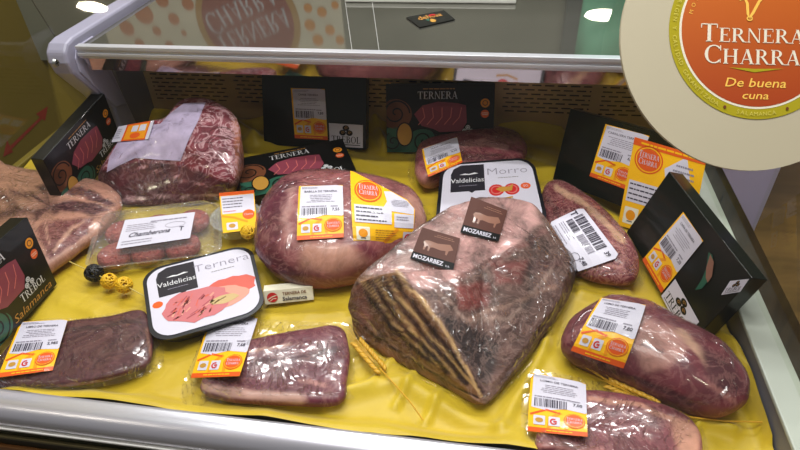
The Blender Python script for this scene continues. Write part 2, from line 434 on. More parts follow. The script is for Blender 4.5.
def planar(quad, o, n, lift=.0005):
    """quad in pixels on the plane (o, n)"""
    TL, TR, BR, BL = [onplane(x, y, o, n) for x, y in quad]
    nn = n if np.dot(n, CAM - o) > 0 else -n
    def fn(u, v):
        p = (BL * (1 - u) + BR * u) * (1 - v) + (TL * (1 - u) + TR * u) * v
        return p + nn * lift, nn
    return fn
def frame_fn(o, ex, ey, n, lift=.0005):
    def fn(u, v): return o + ex * u + ey * v + n * lift, n
    return fn
# ------------------------------------------------------------------ print colours
INK = dict(white=(206, 203, 218), cream=(232, 226, 205), ink=(60, 55, 70), grey=(140, 135, 150), yellow=(246, 186, 30), orange=(222, 92, 34), red=(196, 40, 40),
           amber=(232, 150, 30), black=(9, 11, 11), dgreen=(22, 32, 28), green=(44, 92, 74), brown=(112, 66, 42), gold=(178, 128, 62), silver=(215, 215, 220),
           meat=(136, 62, 78), card=(84, 50, 42), cardl=(140, 98, 82), pink=(205, 110, 105), leaf=(188, 140, 60), charcoal=(40, 38, 46), tint=(120, 118, 112))
def K(n, rough=.35, coat=.25): return flat('print_' + n, INK[n], rough, coat=coat, vary=.03, spec=.25)
def medal(a, x, y, r, ly=2):
    a.ell(x, y, r, r, K('orange'), ly, 24); a.ring(x, y, r * .86, r * .86, r * .07, K('yellow'), ly + 1, k=24)
    a.serif('TERNERA', x, y + r * .08, r * .30, K('white'), ly + 1, sx=.75, first=1.2); a.serif('CHARRA', x, y - r * .42, r * .30, K('white'), ly + 1, sx=.75, first=1.2)
def price_label(title='LOMO DE TERNERA', price='7,89', seed=1):
    a = Art(.70, 1.0); Wt = K('white'); Y = K('yellow')
    a.rect(0, 0, .70, 1.0, Y, 0)
    a.poly([(.03, .40), (.2, .37), (.42, .43), (.68, .40), (.70, .42), (.70, .98), (.60, 1.0), (.03, .985)], Wt, 1)
    a.text(title, .35, .86, .037, K('ink'), 2, bold=.012); a.lines(.10, .66, .60, .82, 5, K('grey'), 2, seed)
    a.lines(.05, .93, .4, .97, 2, K('grey'), 2, seed + 5, 'l')
    a.barcode(.06, .42, .44, .56, K('ink'), 2, seed); a.lines(.06, .575, .5, .605, 1, K('grey'), 2, seed + 2, 'l', .7)
    a.text(price, .58, .50, .05, K('ink'), 2, bold=.02); a.lines(.5, .57, .66, .6, 1, K('grey'), 2, seed, 'l', .7)
    for k, (x0, sx_) in enumerate(((.25, 1), (.42, -1))): a.line([(x0 - .10 * sx_ * .2, .09), (x0, .25), (x0 + .12, .36)], .045, K('amber'), 1)
    a.line([(.02, .28), (.2, .38), (.36, .34)], .03, K('orange'), 1)
    a.rrect(.06, .12, .19, .27, .012, Wt, 2); a.ell(.125, .195, .045, .038, K('leaf'), 3, 16); a.rrect(.23, .12, .36, .27, .012, Wt, 2); a.ring(.29, .19, .035, .04, .02, K('red'), 3, 60, 330, 14)
    a.rect(.285, .18, .325, .205, K('red'), 3)
    a.ell(.54, .24, .135, .125, K('orange'), 2, 24); a.ring(.54, .24, .118, .108, .008, K('yellow'), 3, k=24)
    a.serif('TERNERA', .54, .25, .038, Wt, 3, sx=.8, first=1.2); a.serif('CHARRA', .54, .195, .038, Wt, 3, sx=.8, first=1.2)
    a.rect(0, 0, .70, .075, K('orange'), 2); a.lines(.12, .02, .6, .055, 1, K('yellow'), 3, seed + 1, th=.5)
    return a
def hang_tag():
    a = Art(.92, 1.0); Wt = K('white'); Y = K('yellow')
    a.poly([(0, .02), (.9, 0), (.92, .6), (.86, .66), (.02, 1.0), (0, .98)], Y, 0)
    return a
def tag_full(kind=0):
    a = Art(.92, 1.0); Wt = K('white'); Y = K('yellow')
    if kind == 0: out = [(0, .0), (.05, .0), (.90, .0), (.92, .55), (.80, .68), (.05, .99), (0, 1.)]
    else: out = [(0, 0), (.92, 0), (.92, 1), (0, 1)]
    a.poly(out, Y, 0)
    dyy = 0. if kind == 0 else .06
    a.poly([(.42, .50), (.90, .47), (.905, .56), (.80, .66), (.56, .77) if kind == 0 else (.70, .95), (.46, .76), (.50, .62)], Wt, 1)
    a.lines(.55, .56, .84, .66 if kind == 0 else .86, 5, K('grey'), 2, 4)
    if kind: a.rect(0, .92, .92, 1.0, K('orange'), 2); a.lines(.1, .94, .8, .98, 1, K('yellow'), 3, 2, th=.5)
    a.ell(.24, .74 + dyy, .19, .15, K('orange'), 2); a.ring(.24, .74 + dyy, .165, .13, .012, Y, 3)
    a.serif('TERNERA', .24, .755 + dyy, .055, Wt, 4, sx=.75, first=1.25); a.serif('CHARRA', .24, .68 + dyy, .055, Wt, 4, sx=.75, first=1.25)
    a.rect(.04, .30, .56, .54, Wt, 2); a.lines(.06, .31, .53, .53, 4, K('ink'), 3, 9, 'l', .3); a.rect(.60, .26, .90, .46, Wt, 2); a.lines(.63, .36, .86, .43, 2, K('grey'), 3, 9, 'l')
    a.rrect(.05, .05, .24, .24, .01, K('cream'), 2); a.ell(.145, .15, .065, .06, K('amber'), 3, 16); a.lines(.09, .07, .2, .09, 1, K('ink'), 4, 1, th=.6)
    a.rrect(.74, .03, .90, .20, .01, Wt, 2); a.ring(.82, .11, .045, .05, .022, K('red'), 3, 50, 330, 14); a.rect(.81, .10, .86, .125, K('red'), 3)
    a.lines(.32, .05, .66, .22, 5, K('brown'), 3, 12, 'l', .22); a.line([(.45, .02), (.58, .16), (.66, .24)], .05, K('amber'), 1)
    return a
def clover_card():
    a = Art(1.0, .68); a.rect(0, 0, 1, .68, K('white'), 0)
    for x, y in ((.5, .56), (.40, .42), (.60, .42)): a.ell(x, y, .10, .085, K('black'), 1, 18); a.spiral(x, y, .05, 1.2, .012, K('gold'), 2)
    a.serif('TREBOL', .5, .12, .20, K('black'), 2, sx=.82, first=1.); a.rect(.08, .06, .92, .08, K('black'), 2)
    return a
def trebol_face(Wd=1.0, Ht=.64):
    """front of a printed sleeve with a window on the meat"""
    a = Art(1.0, .64); Bk = K('black')
    a.rect(0, 0, 1, .64, Bk, 0)
    a.ell(.09, .36, .15, .14, K('brown'), 1); a.ell(.03, .36, .10, .12, K('brown'), 1)
    a.ell(.34, .10, .15, .12, K('green'), 2); a.ell(.08, .12, .15, .12, K('green'), 1); a.poly([(0, 0), (.42, 0), (.36, .10), (.1, .12), (0, .2)], K('green'), 1)
    a.poly([(.17 + .07 * math.cos(t) , .17 + .105 * math.sin(t)) for t in [2 * math.pi * i / 20 for i in range(20)]], K('leaf'), 3)
    a.ring(.17, .17, .074, .11, .012, Bk, 4, k=20)
    a.spiral(.09, .37, .13, 1.7, .014, Bk, 3, 0); a.spiral(.35, .11, .125, 1.8, .014, Bk, 4, 1.0, -1); a.spiral(.06, .10, .09, 1.5, .012, Bk, 3, 2.)
    a.poly([(.26, .36), (.34, .44), (.48, .475), (.66, .46), (.74, .44), (.75, .28), (.70, .20), (.50, .19), (.44, .22), (.33, .25)], K('meat'), 2)
    for k in range(5): a.line([(.3 + .08 * k, .26), (.36 + .08 * k, .33), (.34 + .09 * k, .42)], .008, K('pink'), 3)
    a.serif('TERNERA', .48, .50, .068, K('silver'), 5, sx=.85); a.lines(.28, .585, .70, .60, 1, K('gold'), 5, 3, th=.6)
    medal_s = [(.915, .46), (.915, .36)]
    a.ell(*medal_s[0], .042, .042, K('amber'), 2, 18); a.ring(*medal_s[0], .022, .022, .008, K('brown'), 3, k=14)
    a.ell(*medal_s[1], .038, .038, K('orange'), 2, 18); a.lines(.885, .345, .945, .375, 2, K('cream'), 3, 2)
    for x, y in ((.76, .235), (.73, .20), (.79, .20)): a.ell(x, y, .022, .022, K('silver'), 4, 12); a.ring(x, y, .012, .012, .004, Bk, 5, k=10)
    a.serif('TREBOL', .77, .115, .062, K('silver'), 5, sx=.85, first=1.1)
    a.text('Salamanca', .72, .03, .062, K('gold'), 5, shear=.3, sx=1.25)
    return a
# ------------------------------------------------------------------ the counter (setting)
steel = flat('brushed_steel', (150, 152, 150), .28, .85, vary=.1, scale=8)
alum = flat('satin_aluminium', (196, 200, 206), .38, .35, coat=.2, vary=.03)
dark_metal = flat('dark_plinth', (34, 40, 34), .35, .3)
gold_metal = flat('champagne_trim', (120, 112, 84), .35, .6)
pale_pl = flat('pale_panel', (176, 182, 172), .45, vary=.05, scale=6)
grey_pl = flat('grey_panel', (112, 112, 122), .45, vary=.08, scale=5)
lilac_pl = flat('lilac_plastic', (150, 148, 168), .45, vary=.05, scale=6)
white_pl = flat('white_plastic', (225, 225, 222), .35)
XB = -.905
XL, XR, YF, YB = -1.16, .397, .478, 1.37
def struct(mb, name, mats, **k): return setp(mb.build(name, mats, **k), kind='structure')
struct(MB().box((XL, YF - .03, -.04), (XR, YB, -.016)), 'floor', flat('deck_steel', (120, 122, 120), .3, .8))
# back wall with its staggered air slots
def grille():
    m, nt, b = nodes('slotted_steel')
    tc = add(nt, 'ShaderNodeTexCoord'); mp = add(nt, 'ShaderNodeMapping'); mp.inputs['Rotation'].default_value = (math.radians(90), 0, 0)
    L(nt, tc.outputs['Object'], mp.inputs[0])
    br = add(nt, 'ShaderNodeTexBrick', offset=.5, i_Scale=1.); br.inputs['Brick Width'].default_value = .030; br.inputs['Row Height'].default_value = .0115
    br.inputs['Mortar Size'].default_value = .0042; br.inputs['Mortar Smooth'].default_value = .1
    br.inputs['Color1'].default_value = lin((18, 16, 14)); br.inputs['Color2'].default_value = lin((24, 20, 16)); br.inputs['Mortar'].default_value = lin((196, 168, 124))
    L(nt, mp.outputs[0], br.inputs['Vector'])
    sp = add(nt, 'ShaderNodeSeparateXYZ'); L(nt, tc.outputs['Object'], sp.inputs[0])
    lt = add(nt, 'ShaderNodeMath', operation='GREATER_THAN', i_1=.055); L(nt, sp.outputs['Z'], lt.inputs[0])
    gt = add(nt, 'ShaderNodeMath', operation='LESS_THAN', i_1=.165); L(nt, sp.outputs['Z'], gt.inputs[0])
    # slots come in blocks along the wall
    md = add(nt, 'ShaderNodeMath', operation='PINGPONG', i_1=.115); L(nt, sp.outputs['X'], md.inputs[0])
    g2 = add(nt, 'ShaderNodeMath', operation='GREATER_THAN', i_1=.012); L(nt, md.outputs[0], g2.inputs[0])
    a1 = add(nt, 'ShaderNodeMath', operation='MULTIPLY'); L(nt, lt.outputs[0], a1.inputs[0]); L(nt, gt.outputs[0], a1.inputs[1])
    a2 = add(nt, 'ShaderNodeMath', operation='MULTIPLY'); L(nt, a1.outputs[0], a2.inputs[0]); L(nt, g2.outputs[0], a2.inputs[1])
    mx = add(nt, 'ShaderNodeMix', data_type='RGBA'); L(nt, a2.outputs[0], mx.inputs[0]); mx.inputs[6].default_value = lin((196, 168, 124)); L(nt, br.outputs['Color'], mx.inputs[7])
    L(nt, mx.outputs[2], b.inputs['Base Color']); b.inputs['Roughness'].default_value = .4; b.inputs['Metallic'].default_value = .3
    return m
struct(MB().box((XB - .04, YB, -.02), (XR + .05, YB + .03, .275)), 'wall_back', grille(), origin=(0, YB, 0))
# side wall (right): inner face and pale top rail
struct(MB().box((XR, .42, -.04), (XR + .012, YB, .048)).box((XR - .004, .40, .048), (XR + .040, YB + .02, .056), 1), 'wall_right', [grey_pl, pale_pl], bevel=.002)
# side wall (left)
struct(MB().box((XL - .02, .43, -.04), (XL, YB + .02, .0)), 'wall_left', [flat('mustard_side', (110, 94, 26), .5)], bevel=.002)
# front rail: rounded aluminium extrusion over a dark plinth with trim strips
def extrude(prof, x0, x1, name, mats, mi=None, smooth=False):
    mb = MB(); n = len(prof)
    mb.add([(x0, y, z) for y, z in prof] + [(x1, y, z) for y, z in prof], [(i, i + 1, n + i + 1, n + i) for i in range(n - 1)])
    if mi: mb.mi = list(mi)
    return struct(mb, name, mats, smooth=smooth)
prof = [(.474, -.03), (.474, .010), (.470, .0155), (.465, .016)]
prof += [(.458 + .026 * math.cos(a), -.010 + .026 * math.sin(a)) for a in [math.radians(d) for d in range(90, 181, 6)]]
prof += [(.432, -.018), (.434, -.022), (.440, -.023)]
extrude(prof, -1.35, .50, 'trim_1', [flat('white_rail', (226, 226, 238), .30, .75, vary=.02)], smooth=True)
struct(MB().box((-1.35, .429, -.028), (.50, .46, -.025)), 'trim_2', [white_pl])
struct(MB().box((-1.35, .436, -.30), (.50, .47, -.028)), 'wall_front', [dark_metal])
struct(MB().box((-1.35, .430, -.056), (.50, .437, -.050)), 'trim_3', [gold_metal], bevel=.002)
struct(MB().box((-1.35, .430, -.092), (.50, .437, -.080)), 'trim_4', [flat('wood_trim', (120, 78, 40), .4)], bevel=.002)
# worktop above the back wall
ZW = .298; YW = 1.125
m, nt, b = nodes('polished_worktop')
tc = add(nt, 'ShaderNodeTexCoord'); nz = add(nt, 'ShaderNodeTexNoise', i_Scale=5., i_Detail=5.); L(nt, tc.outputs['Object'], nz.inputs[0])
rp = add(nt, 'ShaderNodeValToRGB'); rp.color_ramp.elements[0].color = lin((104, 104, 96)); rp.color_ramp.elements[1].color = lin((140, 138, 128)); L(nt, nz.outputs['Fac'], rp.inputs[0])
L(nt, rp.outputs[0], b.inputs['Base Color']); b.inputs['Metallic'].default_value = .75; b.inputs['Roughness'].default_value = .07
worktop_m = m
wt = MB().box((XB + .01, YW + .012, ZW - .02), (.60, 1.72, ZW)).build('worktop', worktop_m)
setp(wt, 'polished grey steel worktop above the slotted back of the counter', 'worktop')
# bright front edge and the mirror-like lip under it
bar = MB()
for z0, z1, y in ((-.004, .004, 0), (-.011, -.004, .003), (-.018, -.011, 0), (-.024, -.018, .003)): bar.box((XB + .006, YW - .004 + y, ZW + z0), (.60, YW + .014, ZW + z1))
setp(bar.build('trim_5', [flat('bright_aluminium', (205, 206, 214), .3, .45)], bevel=.0012), kind='structure')
lip = MB().add([(XB + .012, YW + .004, ZW - .024), (.60, YW + .004, ZW - .024), (.60, YW + .014, ZW - .056), (XB + .012, YW + .014, ZW - .056), (XB + .012, YW + .02, ZW - .024), (.60, YW + .02, ZW - .024), (.60, YW + .03, ZW - .056), (XB + .012, YW + .03, ZW - .056)],
               [(0, 3, 2, 1), (4, 5, 6, 7), (0, 1, 5, 4), (3, 7, 6, 2), (0, 4, 7, 3), (1, 2, 6, 5)])
setp(lip.build('trim_6', [flat('mirror_lip', (190, 180, 180), .06, .95)]), kind='structure')
for xx in (P(348, 30, ZW)[0], P(375, 30, ZW)[0]):
    pass
gj = MB()
for a_, b_ in (((345, 0), (352, 50)), ((372, 0), (379, 50))):
    q0 = P(*a_, ZW + .0006); q1 = P(*b_, ZW + .0006); gj.add([q0 - [.0007, 0, 0], q0 + [.0007, 0, 0], q1 + [.0006, 0, 0], q1 - [.0006, 0, 0]], [(0, 3, 2, 1)])
setp(gj.build('trim_7', [flat('seam_silver', (205, 205, 205), .3, .5)]), kind='structure')
# left end bracket: rounded L-shaped moulding with a screw
def sweep_bracket():
    t = thing('end_bracket', 'lilac grey moulded bracket with a screw, holding the left end of the worktop', 'bracket', (XB - .02, 1.15, 0))
    x0, x1 = XB - .050, XB - .003
    # outline in (y, z): leg down to the side wall, arm back along the worktop
    o_ = [(1.19, .0), (1.188, .12), (1.158, .17), (1.10, .248), (1.093, .275), (1.098, .296), (1.115, .310), (1.14, .315), (1.76, .315), (1.76, .275), (1.27, .275), (1.235, .253), (1.225, .228), (1.262, .0)]
    MB().prism([(x0, y, z) for y, z in o_], [(x1, y, z) for y, z in o_]).build('frame', lilac_pl, t, bevel=.006)
    i_ = [(1.192, .125), (1.165, .17), (1.118, .245), (1.118, .275), (1.135, .296), (1.20, .296), (1.205, .21), (1.235, .112)]
    MB().prism([(x1, y, z) for y, z in i_], [(x1 + .004, y, z) for y, z in i_]).build('cover_plate', flat('lilac_plate', (164, 162, 184), .4), t, bevel=.003)
    c = P(55, 63, x=XB + .001); mb = MB(); k = 16
    for r, xx in ((.009, 0.001),):
        mb.prism([(XB + .001, c[1] + r * math.cos(2 * math.pi * i / k), c[2] + r * math.sin(2 * math.pi * i / k)) for i in range(k)], [(XB + .006, c[1] + r * .8 * math.cos(2 * math.pi * i / k), c[2] + r * .8 * math.sin(2 * math.pi * i / k)) for i in range(k)])
    mb.box((XB + .006, c[1] - .006, c[2] - .001), (XB + .0066, c[1] + .006, c[2] + .001), 1).box((XB + .006, c[1] - .001, c[2] - .006), (XB + .0066, c[1] + .001, c[2] + .006), 1)
    mb.build('screw', [steel, dark_metal], t)
sweep_bracket()
# inner side sheet behind the bracket
struct(MB().box((XB - .04, 1.262, -.016), (XB - .02, YB, .275)), 'wall_side', [grey_pl])
# end glass panels
glass = film('clear_glass', .02, 0, k=.5, base=.04, tint=(.97, .985, .97))
endglass = film('end_glass', .02, 0, k=.25, base=.03, tint=(.93, .95, .9))
yz = [(.44, .05), (1.262, .05), (1.10, .46), (.90, .80), (.872, .80)]
def endpane(name, x):
    mb = MB(); mb.add([(x, y, z) for y, z in yz], [tuple(range(len(yz)))]); n = len(yz)
    return mb
setp(endpane('e', -.960).build('window_1', endglass), kind='structure')
setp(endpane('e', XR + .03).build('window_2', endglass), kind='structure')
# thin edge seal of the left pane (dark line in front of the bracket)
qa = P(28, -6, x=-.962); qb = P(97, 103, x=-.962)
struct(MB().tube([qa, qb], .0011, 0, 6), 'trim_8', [flat('seal', (70, 66, 52), .4)])
# sloping front pane, standing on the front rail
PB = np.array([0, .447, .015]); PT = np.array([0, .937, .864]); pe = (PT - PB) / np.linalg.norm(PT - PB); pn = np.cross(np.array([1., 0, 0]), pe); pn = pn if pn[1] < 0 else -pn
mb = MB(); th = .004
q = [PB + [-1.25, 0, 0], PB + [.56, 0, 0], PT + [.56, 0, 0], PT + [-1.25, 0, 0]]
mb.add(q, [(0, 1, 2, 3)]); setp(mb.build('window_3', glass), kind='structure')
# ------------------------------------------------------------------ yellow cloth
def cloth():
    nx, ny = 300, 200; xs = np.linspace(XL + .004, XR - .003, nx); ys = np.linspace(YF - .0035, YB - .004, ny)
    X, Y = np.meshgrid(xs, ys); Vp = np.stack([X.ravel(), Y.ravel(), np.zeros(X.size)], -1); pp = toPx(Vp)
    Z = np.full(len(Vp), -.002)
    n1 = np.array([noise.noise(Vector((v[0] * 7, v[1] * 5, 1.))) for v in Vp]); n2 = np.array([noise.noise(Vector((v[0] * 3 + v[1] * 9, v[1] * 3 - v[0] * 7, 5.))) for v in Vp])
    Z += -.007 * np.abs(n1) - .014 * np.abs(n2)
    ridges = [([(330, 400), (400, 380), (470, 420), (520, 436)], 9, .012), ([(300, 398), (240, 404), (195, 398)], 6, .006), ([(400, 352), (370, 385), (330, 395)], 5, .009), ([(415, 372), (395, 405)], 4, .008), ([(440, 392), (425, 420)], 4, .008),
              ([(385, 340), (352, 360)], 4, .007), ([(545, 345), (515, 400), (500, 430)], 7, .010), ([(560, 300), (545, 345)], 6, .010), ([(582, 292), (640, 300)], 5, .008), ([(575, 278), (628, 292)], 4, .010),
              ([(130, 122), (175, 126)], 5, .030), ([(222, 120), (255, 140)], 6, .030), ([(370, 118), (384, 145)], 5, .028), ([(235, 145), (300, 140), (345, 146)], 5, .018), ([(500, 133), (560, 136)], 4, .018), ([(415, 200), (432, 232)], 5, .008), ([(525, 160), (556, 170)], 5, .008),
              ([(700, 318), (727, 345), (752, 395), (772, 440)], 5, .022), ([(735, 430), (700, 420), (690, 440)], 5, .012), ([(565, 185), (640, 232)], 5, .008), ([(270, 315), (340, 312)], 4, .004), ([(60, 300), (90, 310)], 5, .004)]
    for pts, w, h in ridges:
        d = sdist(pp, pts, False); Z += h * np.exp(-(d / w) ** 2)
    # hem rises a little against the back and side walls
    Z += .030 * smooth01((Vp[:, 1] - (YB - .035)) / .035) * (.55 + .45 * np.sin(Vp[:, 0] * 19))
    Z += .012 * smooth01((Vp[:, 0] - (XR - .02)) / .02)
    Z += (.020 + .004 * np.sin(Vp[:, 0] * 21 + .9)) * smooth01(((YF + .03) - Vp[:, 1]) / .03)
    Vp[:, 2] = Z
    Fc = [(j * nx + i, j * nx + i + 1, (j + 1) * nx + i + 1, (j + 1) * nx + i) for j in range(ny - 1) for i in range(nx - 1)]
    m, nt, b = nodes('yellow_satin')
    tc = add(nt, 'ShaderNodeTexCoord'); nz = add(nt, 'ShaderNodeTexNoise', i_Scale=7., i_Detail=4.); L(nt, tc.outputs['Object'], nz.inputs[0])
    rp = add(nt, 'ShaderNodeValToRGB'); rp.color_ramp.elements[0].position = .3; rp.color_ramp.elements[1].position = .7
    rp.color_ramp.elements[0].color = lin((182, 152, 10)); rp.color_ramp.elements[1].color = lin((202, 174, 20)); L(nt, nz.outputs['Fac'], rp.inputs[0]); L(nt, rp.outputs[0], b.inputs['Base Color'])
    n3 = add(nt, 'ShaderNodeTexNoise', i_Scale=16., i_Detail=2., i_Distortion=1.); L(nt, tc.outputs['Object'], n3.inputs[0])
    bp = add(nt, 'ShaderNodeBump', i_Strength=.25, i_Distance=.01); L(nt, n3.outputs['Fac'], bp.inputs['Height']); L(nt, bp.outputs[0], b.inputs['Normal'])
    b.inputs['Roughness'].default_value = .5; b.inputs['Sheen Weight'].default_value = .3
    o = mesh('display_cloth', Vp, Fc, m, None, True)
    setp(o, 'rumpled yellow satin cloth lining the display deck under the meat', 'cloth')
cloth()
# ------------------------------------------------------------------ meat
MEAT = (118, 48, 56); DARK = (60, 22, 30); FAT = (206, 160, 146); PALE = (188, 140, 138)
wrapm = film('vacuum_film', .12, .8, 11, k=.5, base=.045, dist=2.0, detail=2.5, haze=.01, fd=.008)
wrapc = film('crinkled_film', .11, 1., 15, k=.5, base=.06, dist=3.2, detail=2.5, haze=.012, fd=.010)
softw = film('soft_film', .14, .5, 8, k=.5, base=.04, dist=1.6, detail=2.5, haze=.008, fd=.006)
def meat_thing(name, label, outline, zm, h, base, patches, mk, bagout=None, bagmat=None, group=None, partname='meat', **k):
    seed = k.pop('seed', 0.); amp = k.pop('amp', .004); nsc = k.pop('nsc', 14); bk = k.pop('bagk', {})
    V, c, n, N = blob_geo(outline, zm, h, **k)
    V = rough_up(V, c, amp, nsc, seed); Fc = ring_faces(n, N)
    t = thing(name, label, 'meat', (c[0], c[1], 0), group)
    cols = paint(V, base, patches)
    mesh(partname, V, Fc, mk, t, True, cols=cols)
    bv = bvh_of(V, Fc)
    if bagout is not None: _, bv = bag(bagout, bv, bagmat or wrapm, t, seed=seed, **bk)
    return t, bv
def stick_label(t, bv, quad, art, name='price_label', cut=.12, lift=.0014, label=None):
    o = art.build(name, stick(quad, bv, lift), t, cut=cut, step=.0004)
    if label: o['label'] = label
    return o
# 1 striped slab at the far left
FD = (66, 20, 30)
t, bv = meat_thing('beef_flank', 'large vacuum packed slab striped with thick fat bands, at the left edge', [(-14, 164), (8, 168), (35, 174), (88, 181), (117, 193), (122, 208), (104, 232), (80, 250), (56, 268), (20, 292), (-14, 300)], .02, .046, (186, 134, 112),
    [('a', FD, [(36, 186), (48, 183), (66, 185), (92, 190), (115, 204), (108, 206), (84, 197), (60, 192), (42, 192)], 1.5), ('a', FD, [(-14, 192), (14, 190), (36, 194), (52, 196), (40, 200), (12, 198), (-14, 202)], 1.5), ('a', FD, [(26, 216), (42, 206), (66, 200), (92, 202), (110, 210), (96, 214), (66, 212), (48, 216), (34, 222)], 1.5),
     ('a', FD, [(-14, 210), (10, 205), (30, 206), (24, 214), (0, 218), (-14, 222)], 1.5), ('a', (112, 52, 54), [(34, 226), (58, 220), (94, 217), (88, 234), (66, 250), (52, 262), (40, 240)], 1.5), ('l', (196, 148, 128), [(54, 250), (64, 236), (72, 228), (84, 222)], 2.2), ('l', (196, 148, 128), [(44, 224), (50, 244)], 1.2), ('l', (196, 148, 128), [(44, 266), (62, 256), (96, 232)], 3)],
    meat_mat('flank_meat', .25, 34, (1, 2.2, 1), rot=.3, mott=.22), [(-16, 160), (8, 165), (60, 172), (118, 188), (133, 203), (112, 236), (84, 256), (58, 274), (20, 298), (-16, 306)], wrapm, seed=1.3, p=3.4, amp=.004)
# 3 large marbled roast at the back left
def roast():
    z = .12
    top = [P(x, y, zz) for x, y, zz in ((104, 168, .065), (117, 140, .09), (140, 124, .12), (163, 118, .13), (182, 98, .15), (208, 96, .155), (232, 109, .145), (240, 128, .12), (237, 160, .085), (233, 178, .062), (205, 172, .07), (178, 161, .08), (136, 158, .08))]
    bot = [P(x, y, 0.001) for x, y in ((102, 189), (107, 186), (140, 182), (160, 175), (188, 168), (215, 168), (236, 172), (243, 180), (240, 186), (230, 196), (205, 202), (165, 206), (122, 204))]
    mid = [a * .55 + b * .45 + (a * .55 + b * .45 - np.mean(top, 0)) * np.array([.05, .05, 0]) for a, b in zip(top, bot)]
    V, Fc = loft([bot, mid, top], dome=.03, N=130, cap=20, between=7, soft=4)
    c = V.mean(0); V = rough_up(V, c, .004, 16, 2.2); t = thing('beef_roast', 'big marbled beef roast wrapped in printed film, at the back left beside the window box', 'meat', (c[0], c[1], 0))
    cols = paint(V, (140, 50, 66), [('a', (84, 34, 42), [(95, 172), (136, 160), (178, 163), (210, 176), (240, 186), (245, 215), (95, 215)], 2, .15), ('a', (206, 132, 104), [(232, 112), (246, 112), (248, 182), (236, 176)], 3),
        ('l', (176, 140, 140), [(122, 200), (160, 196), (200, 197), (236, 190)], 1.2), ('l', (160, 100, 100), [(140, 166), (170, 174), (205, 186)], 1.)])
    mesh('meat', V, Fc, meat_mat('roast_meat', .85, 24, fat=(212, 170, 176), mott=.5, vw=.055), t, True, cols=cols); bv = bvh_of(V, Fc)
    # printed opaque film over the left two thirds
    a = Art(1., 1.); pw = flat('milky_print', (186, 172, 202), .28, coat=.6, vary=.45, scale=38)
    poly = [(107, 172), (110, 158), (119, 142), (136, 128), (161, 124), (172, 113), (184, 104), (206, 103), (199, 120), (190, 138), (181, 161), (160, 160), (136, 158), (118, 166)]
    bm = bmesh.new(); bm.faces.new([bm.verts.new((x, y, 0)) for x, y in poly])
    for ax in (0, 1):
        for k in range(90, 215, 3):
            co = Vector((0, 0, 0)); co[ax] = k; no = Vector((0, 0, 0)); no[ax] = 1
            bmesh.ops.bisect_plane(bm, geom=bm.verts[:] + bm.edges[:] + bm.faces[:], plane_co=co, plane_no=no, dist=1e-6)
    bm.verts.index_update(); W = []; ok = []
    for v in bm.verts:
        d = ray(v.co.x, v.co.y); hit = bv.ray_cast(Vector(tuple(CAM)), Vector(tuple(d)))
        ok.append(hit[0] is not None); W.append(np.array(hit[0]) + np.array(hit[1]) * (.0022 if Vector(hit[1]).dot(Vector(tuple(d))) < 0 else -.0022) if hit[0] is not None else P(v.co.x, v.co.y, .05))
    Fp = [tuple(v.index for v in f.verts) for f in bm.faces if all(ok[v.index] for v in f.verts)]; bm.free()
    mesh('printed_film', W, Fp, pw, t, True)['label'] = 'milky lilac printed film over the left part of the roast'
    _, bb = bag([(98, 192), (100, 165), (118, 150), (150, 140), (185, 128), (215, 128), (242, 138), (249, 165), (246, 190), (232, 201), (180, 207), (130, 209), (108, 203)], bv, wrapm, t, R=30, tent=3)
    lab = Art(1., .62); lab.rect(0, 0, 1, .62, K('white'), 0); lab.rect(.3, 0, .92, .62, K('orange'), 1); lab.rect(.36, .04, .9, .56, K('amber'), 2); lab.rect(.5, .3, .66, .52, K('white'), 3); lab.rect(.7, .3, .86, .52, K('white'), 3); lab.ell(.64, .16, .13, .1, K('orange'), 3)
    lab.lines(.02, .1, .26, .5, 5, K('grey'), 2, 3, 'l')
    stick_label(t, bb, [(119, 127), (155, 121), (149, 140), (112, 143)], lab, 'price_label', lift=.002)
roast()
# 12 big round of beef in the middle
t, bv = meat_thing('beef_joint', 'big oval beef joint in film with a price label and a yellow tag, mid counter', [(255, 240), (264, 205), (287, 185), (330, 179), (375, 184), (405, 192), (424, 212), (424, 236), (392, 257), (360, 272), (318, 279), (282, 274), (261, 258)], .045, .115, (150, 84, 86),
    [('a', (98, 38, 54), [(250, 178), (300, 178), (283, 215), (278, 250), (300, 285), (250, 285)], 5), ('a', (190, 136, 116), [(300, 242), (350, 244), (368, 262), (330, 275), (300, 268)], 6), ('l', (178, 132, 128), [(292, 188), (286, 215), (290, 240)], 5), ('l', (120, 56, 66), [(350, 240), (375, 255)], 5),
     ('a', (176, 128, 112), [(405, 190), (432, 205), (430, 235), (405, 240)], 4), ('l', (104, 48, 56), [(262, 232), (270, 255), (300, 276)], 4)],
    meat_mat('joint_meat', .22, 22, fat=(200, 150, 142)), [(252, 242), (262, 203), (285, 184), (330, 180), (385, 184), (415, 196), (432, 216), (438, 240), (400, 262), (360, 280), (315, 286), (275, 281), (256, 262)], softw, seed=4.1, p=2.2, amp=.006, nsc=11)
bj = (t, bv)
stick_label(t, bv, [(299, 187), (343, 186), (344, 238), (297, 241)], price_label('BABILLA DE TERNERA', '7,55', 3))
stick_label(t, bv, [(350, 172), (414, 180), (414, 246), (353, 243)], tag_full(0), 'hang_tag', label='yellow die-cut hang tag with an orange round seal')
